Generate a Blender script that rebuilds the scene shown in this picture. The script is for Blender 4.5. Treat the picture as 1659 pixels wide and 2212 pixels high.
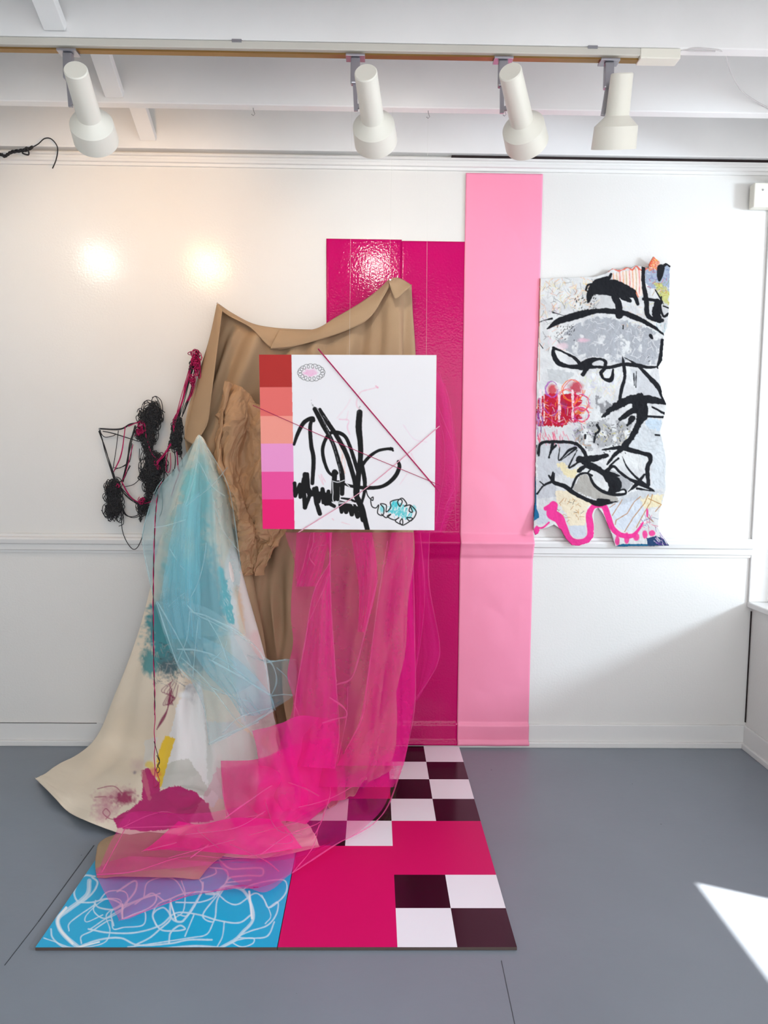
import bpy, bmesh, math, random
import numpy as np
from mathutils import Vector, Matrix
for o in list(bpy.data.objects): bpy.data.objects.remove(o)
SC = bpy.context.scene
COL = SC.collection

# ------------------------------------------------------------------ camera
F_PX, PITCH, YAW, ROLL, CAM_H, CAM_D = 1498.717, .0836197, .0143322, .00962353, 1.258578, 2.9139
fw = np.array([math.sin(YAW)*math.cos(PITCH), math.cos(YAW)*math.cos(PITCH), -math.sin(PITCH)])
_r = np.array([math.cos(YAW), -math.sin(YAW), 0.0]); _u = np.cross(_r, fw)
RV = math.cos(ROLL)*_r + math.sin(ROLL)*_u
UV = -math.sin(ROLL)*_r + math.cos(ROLL)*_u
CAM = np.array([0.0, -CAM_D, CAM_H])
cd = bpy.data.cameras.new('camera'); cam = bpy.data.objects.new('camera', cd); COL.objects.link(cam)
cd.sensor_fit = 'HORIZONTAL'; cd.sensor_width = 36; cd.lens = F_PX/1659*36; cd.clip_start = .02
M = Matrix(((RV[0], UV[0], -fw[0], CAM[0]), (RV[1], UV[1], -fw[1], CAM[1]), (RV[2], UV[2], -fw[2], CAM[2]), (0, 0, 0, 1)))
cam.matrix_world = M
SC.camera = cam

# ------------------------------------------------------------------ light
vs = SC.view_settings
vs.view_transform = 'Standard'; vs.look = 'None'; vs.gamma = 1; vs.use_curve_mapping = False
vs.exposure = -0.45
SC.cycles.transparent_max_bounces = 40
w = bpy.data.worlds.new('world'); SC.world = w; w.use_nodes = True
w.node_tree.nodes['Background'].inputs[0].default_value = (.93, .96, 1, 1)
w.node_tree.nodes['Background'].inputs[1].default_value = 3.0

def light(name, kind, loc, direction, energy, color=(1, 1, 1), size=None, size_y=None, parent=None, **kw):
    l = bpy.data.lights.new(name, kind); l.energy = energy; l.color = color
    if kind == 'AREA':
        l.shape = 'RECTANGLE'; l.size = size; l.size_y = size_y or size
    for k, v in kw.items(): setattr(l, k, v)
    o = bpy.data.objects.new(name, l); COL.objects.link(o)
    o.location = loc
    o.rotation_euler = Vector(direction).to_track_quat('-Z', 'Y').to_euler()
    if parent: o.parent = parent
    return o
SUN_DIR = Vector((-.92, .39, -2.14)).normalized()
light('sun', 'SUN', (3, -2, 4), SUN_DIR, 26.0, (1, .96, .9), angle=.012)
# bright daylight low over the sill of the side window
light('window_daylight', 'AREA', (3.95, -2.02, 1.74), (-.8, .62, -.42), 128, (.74, .88, 1), .62, .42)
# soft fill lamp added behind the camera, in place of a front window
light('front_fill', 'AREA', (.35, -4.45, 1.75), (0, 1, -.02), 27, (1, .97, .93), 3.2, 1.7)

# ------------------------------------------------------------------ helpers
def ray(px, py): return fw + RV*(px-829.5)/F_PX - UV*(py-1106)/F_PX
def P(px, py, d=0.0):                       # point at distance d in front of the back wall
    q = ray(px, py); return CAM + q*((-d+CAM_D)/q[1])
def FL(px, py, z=0.0):                      # point at height z
    q = ray(px, py); return CAM + q*((z-CAM_H)/q[2])
def proj(V):
    v = V-CAM; z = v@fw
    return 829.5+F_PX*(v@RV)/z, 1106-F_PX*(v@UV)/z
def pt(c):                                  # (px,py,d) wall distance, or (px,py,'z',h) height above floor
    return FL(c[0], c[1], c[3]) if len(c) == 4 else P(*c)
def lin(c):
    c = np.asarray(c, float)/255.0
    return np.where(c <= .04045, c/12.92, ((c+.055)/1.055)**2.4)
def cr(pts, n):
    p = np.asarray(pts, float); k = len(p)
    if k == 2: t = np.linspace(0, 1, n)[:, None]; return p[0]*(1-t)+p[1]*t
    e = np.vstack([2*p[0]-p[1], p, 2*p[-1]-p[-2]])
    t = np.linspace(0, k-1, n); i = np.minimum(t.astype(int), k-2); f = (t-i)[:, None]
    a, b, c, d = e[i], e[i+1], e[i+2], e[i+3]
    return .5*((2*b)+(-a+c)*f+(2*a-5*b+4*c-d)*f*f+(-a+3*b-3*c+d)*f**3)
def crax(A, n):                             # catmull-rom along axis 0 of an array (k,m,3)
    k, m, _ = A.shape
    return cr(A.reshape(k, m*3), n).reshape(n, m, 3)
def link(name, me, parent=None, mats=()):
    o = bpy.data.objects.new(name, me); COL.objects.link(o)
    for m in mats: me.materials.append(m)
    if parent: o.parent = parent; o.matrix_parent_inverse = parent.matrix_world.inverted()
    return o
def tag(o, label=None, cat=None, group=None, kind=None):
    if label: o['label'] = label
    if cat: o['category'] = cat
    if group: o['group'] = group
    if kind: o['kind'] = kind
    return o
def empty(name, loc):
    o = bpy.data.objects.new(name, None); COL.objects.link(o); o.location = loc; o.empty_display_size = .05
    o.matrix_world = Matrix.Translation(Vector(loc)); return o
def mk(name, V, Fs, mats, parent=None, smooth=False, mi=None):
    me = bpy.data.meshes.new(name); me.from_pydata([tuple(map(float, v)) for v in V], [], Fs); me.update()
    o = link(name, me, parent, mats if isinstance(mats, (list, tuple)) else [mats])
    if smooth: me.polygons.foreach_set('use_smooth', [True]*len(me.polygons))
    if mi is not None: me.polygons.foreach_set('material_index', mi)
    return o
class MB:
    def __init__(s): s.V = []; s.F = []; s.M = []
    def add(s, V, Fs, m=0):
        b = len(s.V); s.V += [tuple(v) for v in V]; s.F += [tuple(b+i for i in f) for f in Fs]; s.M += [m]*len(Fs)
    def box(s, x0, x1, y0, y1, z0, z1, m=0):
        V = [(x, y, z) for z in (z0, z1) for y in (y0, y1) for x in (x0, x1)]
        s.add(V, [(0, 2, 3, 1), (4, 5, 7, 6), (0, 1, 5, 4), (2, 6, 7, 3), (0, 4, 6, 2), (1, 3, 7, 5)], m)
    def obox(s, a, b, wx, wy, up=(0, 0, 1), m=0):      # beam from a to b
        a = Vector(a); b = Vector(b); d = (b-a).normalized(); u = Vector(up)
        x = d.cross(u).normalized(); y = x.cross(d)
        V = [p+x*(sx*wx/2)+y*(sy*wy/2) for p in (a, b) for sy in (-1, 1) for sx in (-1, 1)]
        s.add(V, [(0, 2, 3, 1), (4, 5, 7, 6), (0, 1, 5, 4), (2, 6, 7, 3), (0, 4, 6, 2), (1, 3, 7, 5)], m)
    def tube(s, pts, r, n=6, m=0):
        p = np.asarray(pts, float); k = len(p); r = np.broadcast_to(r, (k,))
        t = np.gradient(p, axis=0); t /= np.linalg.norm(t, axis=1)[:, None]+1e-9
        ref = np.array([.31, .22, .92]); a = np.cross(t, ref); a /= np.linalg.norm(a, axis=1)[:, None]+1e-9
        b = np.cross(t, a); an = np.linspace(0, 2*np.pi, n, endpoint=False)
        V = (p[:, None]+r[:, None, None]*(a[:, None]*np.cos(an)[None, :, None]+b[:, None]*np.sin(an)[None, :, None])).reshape(-1, 3)
        Fs = [(i*n+j, i*n+(j+1) % n, (i+1)*n+(j+1) % n, (i+1)*n+j) for i in range(k-1) for j in range(n)]
        Fs += [tuple(range(n))[::-1], tuple((k-1)*n+j for j in range(n))]
        s.add(V, Fs, m)
    def lathe(s, a, b, prof, n=32, m=0):                # profile (distance along a->b, radius)
        a = Vector(a); d = (Vector(b)-a).normalized(); x = d.orthogonal().normalized(); y = d.cross(x)
        V = []
        for t, r in prof:
            for j in range(n):
                q = 2*math.pi*j/n; V.append(a+d*t+(x*math.cos(q)+y*math.sin(q))*r)
        k = len(prof)
        s.add(V, [(i*n+j, i*n+(j+1) % n, (i+1)*n+(j+1) % n, (i+1)*n+j) for i in range(k-1) for j in range(n)], m)
    def build(s, name, mats, parent=None, smooth=False, bevel=0):
        o = mk(name, s.V, s.F, mats, parent, smooth, s.M)
        if bevel:
            b = o.modifiers.new('b', 'BEVEL'); b.width = bevel; b.segments = 2; b.limit_method = 'ANGLE'
        return o
def autosmooth(o, ang=24):
    me = o.data; bm = bmesh.new(); bm.from_mesh(me)
    bmesh.ops.recalc_face_normals(bm, faces=bm.faces)
    for e in bm.edges:
        if len(e.link_faces) == 2 and e.calc_face_angle(0) > math.radians(ang): e.smooth = False
    for f in bm.faces: f.smooth = True
    bm.to_mesh(me); bm.free()

# ------------------------------------------------------------------ materials
def mat(name, color=(.8, .8, .8), rough=.5, metal=0, bump=0, bscale=200, var=0, vscale=3, spec=.5, attr=False, sheen=0, detail=3, coat=0):
    m = bpy.data.materials.new(name); m.use_nodes = True; nt = m.node_tree; b = nt.nodes['Principled BSDF']
    b.inputs['Base Color'].default_value = (*color, 1); b.inputs['Roughness'].default_value = rough
    b.inputs['Metallic'].default_value = metal; b.inputs['Specular IOR Level'].default_value = spec
    b.inputs['Sheen Weight'].default_value = sheen; b.inputs['Coat Weight'].default_value = coat
    tc = nt.nodes.new('ShaderNodeTexCoord')
    if bump:
        n = nt.nodes.new('ShaderNodeTexNoise'); n.inputs['Scale'].default_value = bscale; n.inputs['Detail'].default_value = detail
        nt.links.new(tc.outputs['Object'], n.inputs['Vector'])
        bp = nt.nodes.new('ShaderNodeBump'); bp.inputs['Strength'].default_value = bump; bp.inputs['Distance'].default_value = .002
        nt.links.new(n.outputs['Fac'], bp.inputs['Height']); nt.links.new(bp.outputs[0], b.inputs['Normal'])
    src = None
    if attr:
        a = nt.nodes.new('ShaderNodeAttribute'); a.attribute_name = 'Col'; src = a.outputs['Color']
        nt.links.new(src, b.inputs['Base Color'])
    if var:
        n = nt.nodes.new('ShaderNodeTexNoise'); n.inputs['Scale'].default_value = vscale; n.inputs['Detail'].default_value = 5
        nt.links.new(tc.outputs['Object'], n.inputs['Vector'])
        h = nt.nodes.new('ShaderNodeHueSaturation')
        mr = nt.nodes.new('ShaderNodeMapRange'); mr.inputs['To Min'].default_value = 1-var; mr.inputs['To Max'].default_value = 1+var
        mr.inputs['From Min'].default_value = .3; mr.inputs['From Max'].default_value = .7
        nt.links.new(n.outputs['Fac'], mr.inputs['Value']); nt.links.new(mr.outputs[0], h.inputs['Value'])
        if src: nt.links.new(src, h.inputs['Color'])
        else: h.inputs['Color'].default_value = (*color, 1)
        nt.links.new(h.outputs[0], b.inputs['Base Color'])
    return m
WHITE = (.80, .795, .78)
m_wall = mat('wall_paint', (.80, .79, .765), .19, bump=.30, bscale=120, var=.012, vscale=2)
m_trim = mat('trim_paint', (.80, .795, .78), .32, bump=.12, bscale=60)
m_joist = mat('joist_paint', (.86, .86, .855), .55, bump=.25, bscale=30, var=.03, vscale=4)
m_lampw = mat('cream_enamel', (.82, .80, .71), .35)
m_track = mat('track_enamel', (.62, .60, .54), .4)
m_brass = mat('brass_slot', (.30, .17, .05), .35, .6)
m_steel = mat('dull_steel', (.42, .42, .46), .3, .85)
m_black = mat('black_cord', (.012, .012, .015), .7)
m_yarnk = mat('black_yarn', (.008, .008, .011), .85, sheen=.2)
m_yarnm = mat('magenta_yarn', tuple(lin((190, 20, 95))*.9), .8)
m_dark = mat('gap_dark', (.02, .01, .01), .9)
m_tan = mat('tan_canvas', tuple(lin((174, 147, 117))), .85, bump=.25, bscale=500, var=.04, vscale=6, spec=.2)
m_kraft = mat('kraft_paper', tuple(lin((184, 146, 110))), .6, bump=.15, bscale=60, var=.06, vscale=9, spec=.35)
m_art = mat('paint_on_canvas', rough=.7, attr=True, bump=.1, bscale=600, spec=.3)
m_blueart = mat('paint_on_vinyl', rough=.28, attr=True)
m_cloth = mat('painted_canvas', rough=.6, attr=True, bump=.2, bscale=500, spec=.3)
m_quilt = mat('painted_textile', rough=.75, attr=True, bump=.5, bscale=120, spec=.2)
m_fuch = mat('fuchsia_vinyl', (.52, .001, .12), .10, bump=.4, bscale=130, spec=.25, detail=1)
m_fuchf = mat('fuchsia_floor_vinyl', (.70, .005, .13), .35, bump=.05, bscale=60, spec=.25)
m_pink = mat('pink_vinyl', tuple(lin((250, 150, 182))), .4, bump=.12, bscale=25)
m_tblack = mat('black_vinyl', (.010, .004, .007), .16)
m_twhite = mat('white_vinyl', (.93, .92, .97), .25)
m_edge = mat('board_edge', (.10, .07, .06), .8)
m_line = mat('fishing_line', (.75, .75, .72), .2, spec=.8)
m_nail = mat('nail_steel', (.35, .35, .36), .35, .9)
m_cab = mat('white_cable', (.62, .60, .60), .4)
m_glassf = mat('window_frame_paint', (.8, .8, .8), .4)

def floor_mat():
    m = mat('grey_floor_paint', (.225, .255, .295), .38, bump=.25, bscale=35, var=.05, vscale=2.2)
    nt = m.node_tree; b = nt.nodes['Principled BSDF']; tc = [n for n in nt.nodes if n.type == 'TEX_COORD'][0]
    old = b.inputs['Base Color'].links[0].from_socket
    v = nt.nodes.new('ShaderNodeTexVoronoi'); v.inputs['Scale'].default_value = 9; v.inputs['Randomness'].default_value = 1
    nt.links.new(tc.outputs['Object'], v.inputs['Vector'])
    c = nt.nodes.new('ShaderNodeMath'); c.operation = 'LESS_THAN'; c.inputs[1].default_value = .022
    nt.links.new(v.outputs['Distance'], c.inputs[0])
    mx = nt.nodes.new('ShaderNodeMix'); mx.data_type = 'RGBA'; mx.inputs['B'].default_value = (.05, .06, .07, 1)
    nt.links.new(c.outputs[0], mx.inputs['Factor']); nt.links.new(old, mx.inputs['A']); nt.links.new(mx.outputs['Result'], b.inputs['Base Color'])
    return m
m_floor = floor_mat()

def tulle(name, color, alpha, edge=.35, net=0):
    m = bpy.data.materials.new(name); m.use_nodes = True; nt = m.node_tree; nt.nodes.clear()
    out = nt.nodes.new('ShaderNodeOutputMaterial'); tr = nt.nodes.new('ShaderNodeBsdfTransparent')
    df = nt.nodes.new('ShaderNodeBsdfDiffuse'); df.inputs[0].default_value = (*color, 1)
    tl = nt.nodes.new('ShaderNodeBsdfTranslucent'); tl.inputs[0].default_value = (*color, 1)
    mx = nt.nodes.new('ShaderNodeMixShader'); mx.inputs[0].default_value = .25
    nt.links.new(df.outputs[0], mx.inputs[1]); nt.links.new(tl.outputs[0], mx.inputs[2])
    lw = nt.nodes.new('ShaderNodeLayerWeight'); lw.inputs[0].default_value = .35
    mr = nt.nodes.new('ShaderNodeMapRange'); mr.inputs['To Min'].default_value = alpha; mr.inputs['To Max'].default_value = min(1, alpha+edge)
    nt.links.new(lw.outputs['Facing'], mr.inputs['Value'])
    # streaky weave of the net
    tc = nt.nodes.new('ShaderNodeTexCoord'); nz = nt.nodes.new('ShaderNodeTexNoise'); nz.inputs['Scale'].default_value = 22; nz.inputs['Detail'].default_value = 4
    nt.links.new(tc.outputs['Object'], nz.inputs['Vector'])
    mr2 = nt.nodes.new('ShaderNodeMapRange'); mr2.inputs['From Min'].default_value = .3; mr2.inputs['From Max'].default_value = .7
    mr2.inputs['To Min'].default_value = .95; mr2.inputs['To Max'].default_value = 1.05
    nt.links.new(nz.outputs['Fac'], mr2.inputs['Value'])
    mu = nt.nodes.new('ShaderNodeMath'); mu.operation = 'MULTIPLY'; mu.use_clamp = True
    nt.links.new(mr.outputs[0], mu.inputs[0]); nt.links.new(mr2.outputs[0], mu.inputs[1])
    f = nt.nodes.new('ShaderNodeMixShader'); nt.links.new(mu.outputs[0], f.inputs[0])
    nt.links.new(tr.outputs[0], f.inputs[1]); nt.links.new(mx.outputs[0], f.inputs[2]); nt.links.new(f.outputs[0], out.inputs[0])
    return m
m_tm = tulle('magenta_tulle', (1, .028, .35), .42)
m_tmf = tulle('magenta_tulle_fold', (1, .14, .42), .42)
m_tmd = tulle('magenta_tulle_dense', (1, .02, .31), .64)
m_tml = tulle('magenta_tulle_thin', (1, .03, .38), .24)
m_tb = tulle('blue_tulle', (.50, .84, .92), .22, .3)
m_tbf = tulle('blue_tulle_fold', (.68, .95, 1), .30)
m_tbd = tulle('blue_tulle_dense', (.36, .76, .90), .30, .25)

def emis(name, color, s):
    m = bpy.data.materials.new(name); m.use_nodes = True; b = m.node_tree.nodes['Principled BSDF']
    b.inputs['Emission Color'].default_value = (*color, 1); b.inputs['Emission Strength'].default_value = s
    return m

# ------------------------------------------------------------------ sheets and painted rasters
RNG = np.random.default_rng(7)
def vnoise(h, w, cell, rng=RNG):
    gh, gw = int(h/cell)+3, int(w/cell)+3; g = rng.random((gh, gw))
    y = np.arange(h)/cell; x = np.arange(w)/cell; yi = y.astype(int); xi = x.astype(int)
    fy = (y-yi)[:, None]; fx = (x-xi)[None]; fy = fy*fy*(3-2*fy); fx = fx*fx*(3-2*fx)
    a = g[yi][:, xi]; b = g[yi][:, xi+1]; c = g[yi+1][:, xi]; d = g[yi+1][:, xi+1]
    return (a*(1-fx)+b*fx)*(1-fy)+(c*(1-fx)+d*fx)*fy
def fbm(h, w, cell, o=3):
    r = np.zeros((h, w)); t = 0
    for i in range(o):
        r += vnoise(h, w, max(1.5, cell/2**i))*.5**i; t += .5**i
    return r/t
class Paint:
    """pigment map; s.z(list) converts coordinates measured on an enlargement"""
    def __init__(s, x0, y0, x1, y1, k, base):
        s.x0, s.y0, s.k = x0, y0, k; s.w = int((x1-x0)*k)+1; s.h = int((y1-y0)*k)+1
        s.a = np.ones((s.h, s.w, 3))*lin(base); s.X, s.Y = np.meshgrid(x0+np.arange(s.w)/k, y0+np.arange(s.h)/k)
        s.n = fbm(s.h, s.w, 6*k); s.nb = fbm(s.h, s.w, 30*k)
        s.N = {c: fbm(s.h, s.w, c*k, 3) for c in (3, 14)}
    def mix(s, m, col, sl=None):
        sl = sl or (slice(None), slice(None)); m = np.clip(m, 0, 1)[..., None]; s.a[sl] = s.a[sl]*(1-m)+lin(col)*m
    def stroke(s, pts, w, col, a=1, rough=0, soft=.5, smooth=True, dry=0):
        p = np.asarray(pts, float); n = max(2, len(p)*7) if smooth else len(p)
        wl = np.interp(np.linspace(0, 1, n), np.linspace(0, 1, len(np.atleast_1d(w))) if np.ndim(w) else [0, 1], w if np.ndim(w) else [w, w])
        q = cr(p, n) if smooth and len(p) > 2 else (p if not smooth else cr(p, n))
        if not smooth: wl = np.interp(np.linspace(0, 1, len(q)), [0, 1], [wl[0], wl[-1]])
        mg = max(wl)+rough*2+3
        j0 = max(0, int((q[:, 0].min()-mg-s.x0)*s.k)); j1 = min(s.w, int((q[:, 0].max()+mg-s.x0)*s.k)+1)
        i0 = max(0, int((q[:, 1].min()-mg-s.y0)*s.k)); i1 = min(s.h, int((q[:, 1].max()+mg-s.y0)*s.k)+1)
        if j1 <= j0 or i1 <= i0: return
        sl = (slice(i0, i1), slice(j0, j1)); X, Y = s.X[sl], s.Y[sl]; best = np.full(X.shape, 1e9)
        for i in range(len(q)-1):
            ax, ay = q[i]; bx, by = q[i+1]; dx, dy = bx-ax, by-ay; L = dx*dx+dy*dy+1e-9
            t = np.clip(((X-ax)*dx+(Y-ay)*dy)/L, 0, 1)
            d = np.hypot(X-ax-t*dx, Y-ay-t*dy)-(wl[i]*(1-t)+wl[i+1]*t)/2
            best = np.minimum(best, d)
        if rough: best = best+(s.n[sl]-.5)*rough*2
        m = np.clip(.5-best/(2*soft), 0, 1)*a
        if dry: m = m*np.clip((s.N[3][sl]-dry)*6+.5, 0, 1)
        s.mix(m, col, sl)
    def poly(s, pts, col, a=1, rough=0, holes=0, lo=.5):
        p = np.asarray(pts, float); X = s.X+(s.n-.5)*rough*2; Y = s.Y+(s.N[3]-.5)*rough*2
        ins = np.zeros(X.shape, bool); j = len(p)-1
        for i in range(len(p)):
            c = ((p[i, 1] > Y) != (p[j, 1] > Y)) & (X < (p[j, 0]-p[i, 0])*(Y-p[i, 1])/(p[j, 1]-p[i, 1]+1e-9)+p[i, 0])
            ins ^= c; j = i
        m = ins*a
        if holes: m = m*np.clip((s.N[14]-holes)*8+.5, 0, 1)
        s.mix(m, col)
    def blob(s, cx, cy, rx, ry, col, a=1, soft=.5, rough=.5):
        r = np.hypot((s.X-cx)/rx, (s.Y-cy)/ry)+(s.n-.5)*rough+(s.nb-.5)*rough
        s.mix(np.clip((1-r)/soft, 0, 1)*a, col)
    def hatch(s, box, n, L, cols, w=1, ang=None, rng=random.Random(3), a=.8):
        for _ in range(n):
            x = rng.uniform(box[0], box[2]); y = rng.uniform(box[1], box[3]); t = (ang+rng.uniform(-.25, .25)) if ang is not None else rng.uniform(0, 6.3)
            l = L*rng.uniform(.5, 1.3)
            s.stroke([(x, y), (x+l*.5*math.cos(t)+rng.uniform(-1, 1), y+l*.5*math.sin(t)+rng.uniform(-1, 1)), (x+l*math.cos(t), y+l*math.sin(t))], w, rng.choice(cols), a)
    def sample(s, px, py):
        x = np.clip((px-s.x0)*s.k, 0, s.w-1.001); y = np.clip((py-s.y0)*s.k, 0, s.h-1.001)
        xi = x.astype(int); yi = y.astype(int); fx = (x-xi)[..., None]; fy = (y-yi)[..., None]; A = s.a
        return (A[yi, xi]*(1-fx)+A[yi, xi+1]*fx)*(1-fy)+(A[yi+1, xi]*(1-fx)+A[yi+1, xi+1]*fx)*fy
def zz(k, x0, y0): return lambda pts: [(x/k+x0, y/k+y0) for x, y in pts]

def grid(name, V, mats, parent=None, col=None, mask=None, solid=0, smooth=True, fmat=None):
    nv, nu, _ = V.shape
    i = np.arange(nv-1)[:, None]*nu+np.arange(nu-1)[None]
    Q = np.stack([i, i+nu, i+nu+1, i+1], -1).reshape(-1, 4)
    if mask is not None:
        mm = (mask[:-1, :-1] & mask[1:, :-1] & mask[:-1, 1:] & mask[1:, 1:]).ravel(); Q = Q[mm]
    verts = V.reshape(-1, 3); C = None if col is None else col.reshape(-1, 3)
    if mask is not None:
        used = np.unique(Q); mp = np.full(nv*nu, -1); mp[used] = np.arange(len(used)); Q = mp[Q]; verts = verts[used]
        if C is not None: C = C[used]
    me = bpy.data.meshes.new(name); n = len(Q)
    me.vertices.add(len(verts)); me.vertices.foreach_set('co', verts.astype(np.float32).ravel())
    me.loops.add(n*4); me.loops.foreach_set('vertex_index', Q.astype(np.int32).ravel())
    me.polygons.add(n); me.polygons.foreach_set('loop_start', np.arange(0, n*4, 4, dtype=np.int32)); me.polygons.foreach_set('loop_total', np.full(n, 4, np.int32))
    me.polygons.foreach_set('use_smooth', np.full(n, smooth)); me.update(calc_edges=True)
    o = link(name, me, parent, mats if isinstance(mats, (list, tuple)) else [mats])
    if fmat is not None: me.polygons.foreach_set('material_index', fmat.astype(np.int32).ravel())
    if C is not None:
        at = me.color_attributes.new('Col', 'FLOAT_COLOR', 'POINT')
        at.data.foreach_set('color', np.hstack([C, np.ones((len(C), 1))]).astype(np.float32).ravel())
    if solid:
        s = o.modifiers.new('s', 'SOLIDIFY'); s.thickness = solid; s.offset = 0
    return o
def sheet(rows, nu, nv, conv=pt):
    R = np.array([cr([conv(c) for c in r], nu) for r in rows])     # (k,nu,3)
    return crax(R, nv)
def normals(V):
    a = np.gradient(V, axis=1); b = np.gradient(V, axis=0); n = np.cross(a, b)
    n /= np.linalg.norm(n, axis=2)[..., None]+1e-9
    return n
def displace(V, D, zmin=.004):
    n = normals(V); c = (CAM-V); flip = np.sign((n*c).sum(2))[..., None]; W = V+n*flip*D[..., None]
    W[..., 2] = np.maximum(W[..., 2], zmin); W[..., 1] = np.minimum(W[..., 1], -.006)
    return W
def pleats(nv, nu, fr, amp, seed=0, skew=.3):
    r = random.Random(seed); u = np.linspace(0, 1, nu)[None]; v = np.linspace(0, 1, nv)[:, None]; D = np.zeros((nv, nu))
    for f in fr:
        p = r.uniform(0, 6.3); q = r.uniform(-skew, skew); k = r.uniform(.6, 1)
        D += k*np.sin(6.283*(f*(u+q*v+.05*np.sin(4*v+p)))+p)
    return D*amp/len(fr)
def crumple(nv, nu, n, amp, seed=0, asp=1.0, fmin=1.5, fmax=7):
    r = np.random.default_rng(seed); U, Vv = np.meshgrid(np.linspace(0, 1, nu), np.linspace(0, asp, nv)); D = np.zeros((nv, nu))
    wx = fbm(nv, nu, 40)-.5; wy = fbm(nv, nu, 40)-.5
    for i in range(n):
        a = r.uniform(0, np.pi); f = r.uniform(fmin, fmax); q = (U+wx*.25)*np.cos(a)+(Vv+wy*.25)*np.sin(a)
        D += np.abs(((q*f+r.random()) % 1)-.5)*2/f
    D -= D.mean(); return D/np.abs(D).max()*amp
def ribbon(mb, pts, wpx, m=0, n=30, conv=pt):
    """narrow crease / doubled edge of a net, as a strip facing outwards"""
    c = cr([conv(p) for p in pts], n); t = np.gradient(c, axis=0); v = CAM-c
    s = np.cross(t, v); s /= np.linalg.norm(s, axis=1)[:, None]+1e-9
    wv = wpx/F_PX*np.linalg.norm(v, axis=1)/2; wv = wv*(.6+.4*np.sin(np.linspace(0, 9, n))**2)
    L = c+s*wv[:, None]; R_ = c-s*wv[:, None]; Mi = c+(v/np.linalg.norm(v, axis=1)[:, None])*.002
    V = np.stack([L, Mi, R_], 1).reshape(-1, 3); V[:, 2] = np.maximum(V[:, 2], .004)
    mb.add(V, [(i*3+j, i*3+j+1, i*3+j+4, i*3+j+3) for i in range(n-1) for j in (0, 1)], m)

# ================================================================== STRUCTURE
XL, XR, XRU, YF = -2.7, 1.625, 1.76, -4.6
ZC = 2.45                                   # joist underside
def struct(o): o['kind'] = 'structure'; return o
b = MB(); b.box(XL-.1, XRU+.1, 0, .1, 0, 2.72); struct(b.build('wall_back', m_wall))
b = MB(); b.box(XL-.1, XRU+.1, YF-.1, .1, -.1, 0); floor = struct(b.build('floor', m_floor))
b = MB(); b.obox(FL(83, 1991, .0004), FL(203, 1826, .0004), .003, .0008)
b.obox(FL(10, 2085, .0004), FL(83, 1991, .0004), .002, .0008); b.obox(FL(1083, 2075, .0004), FL(1112, 2212, .0004), .0015, .0006)
b.build('floor_seam', mat('seam_dark', (.06, .07, .08), .8), floor)
b = MB(); b.box(XL-.1, XL, YF, 0, 0, 2.72); struct(b.build('wall_left', m_wall))
# front wall with its big window opening
b = MB(); b.box(XL-.1, -1.4, YF-.1, YF, 0, 2.72); b.box(2.1, 2.2, YF-.1, YF, 0, 2.72); b.box(-1.4, 2.1, YF-.1, YF, 0, .7); b.box(-1.4, 2.1, YF-.1, YF, 2.6, 2.72)
struct(b.build('wall_front', m_wall))
# right side: half wall, ledge, upper wall with two window openings
b = MB(); b.box(XR, XRU+.1, YF, 0, 0, .62); struct(b.build('wall_right', m_wall))
W1 = (-.92, -.10); W2 = (-4.1, -1.29); HT = {W1: 2.34, W2: 2.08}
b = MB()
for y0, y1 in ((YF, W2[0]), (W2[1], W1[0]), (W1[1], 0)): b.box(XRU, XRU+.1, y0, y1, .64, 2.72)
for y0, y1 in (W1, W2): b.box(XRU, XRU+.1, y0, y1, HT[(y0, y1)], 2.72)
struct(b.build('wall_right', m_wall))
b = MB(); b.box(XR-.022, XRU+.1, YF, 0, .618, .642); struct(b.build('trim_1', m_trim, bevel=.004))
for i, (y0, y1) in enumerate((W1, W2)):
    b = MB(); t = .03; WT = HT[(y0, y1)]
    b.box(XRU+.03, XRU+.07, y0, y0+t, .642, WT); b.box(XRU+.03, XRU+.07, y1-t, y1, .642, WT)
    b.box(XRU+.03, XRU+.07, y0, y1, .642, .642+t*.6); b.box(XRU+.03, XRU+.07, y0, y1, WT-t, WT)
    struct(b.build('window_%d' % (i+1), m_glassf))
b = MB(); b.box(XRU+.1, XRU+.95, -1.27, .1, 2.38, 2.42); struct(b.build('sun_block', m_trim))      # unseen roof added to keep high sun out of the nearer window
# casing at the end of the back wall
b = MB(); b.box(1.605, 1.70, -.012, 0, .642, 2.39); struct(b.build('trim_3', m_trim, bevel=.003))
# joisted ceiling
ceil = MB(); ceil.box(XL-.1, XRU+.1, YF-.1, .1, 2.69, 2.75); ceil = struct(ceil.build('ceiling', m_joist))
JY = [-.020, -.394, -.770, -1.17, -1.57, -1.97, -2.37, -2.77, -3.17, -3.57, -3.97, -4.37]
for i, y in enumerate(JY):
    b = MB(); b.box(XL, XRU, y-.019, y+.019, ZC+(.008 if i == 0 else 0), 2.69); b.build('ceiling_joist', m_joist, ceil, bevel=.003)
for (xa, ya, za, xb, yb, zb) in [(-.905, -.04, 2.495, -.905, -.375, 2.68), (-.90, -.413, 2.475, -.90, -.75, 2.68), (-.93, -.79, 2.475, -.93, -1.15, 2.68)]:
    b = MB(); b.obox((xa, ya, za), (xb, yb, zb), .062, .03); b.build('bridging_brace', m_joist, ceil, bevel=.002)
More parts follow.
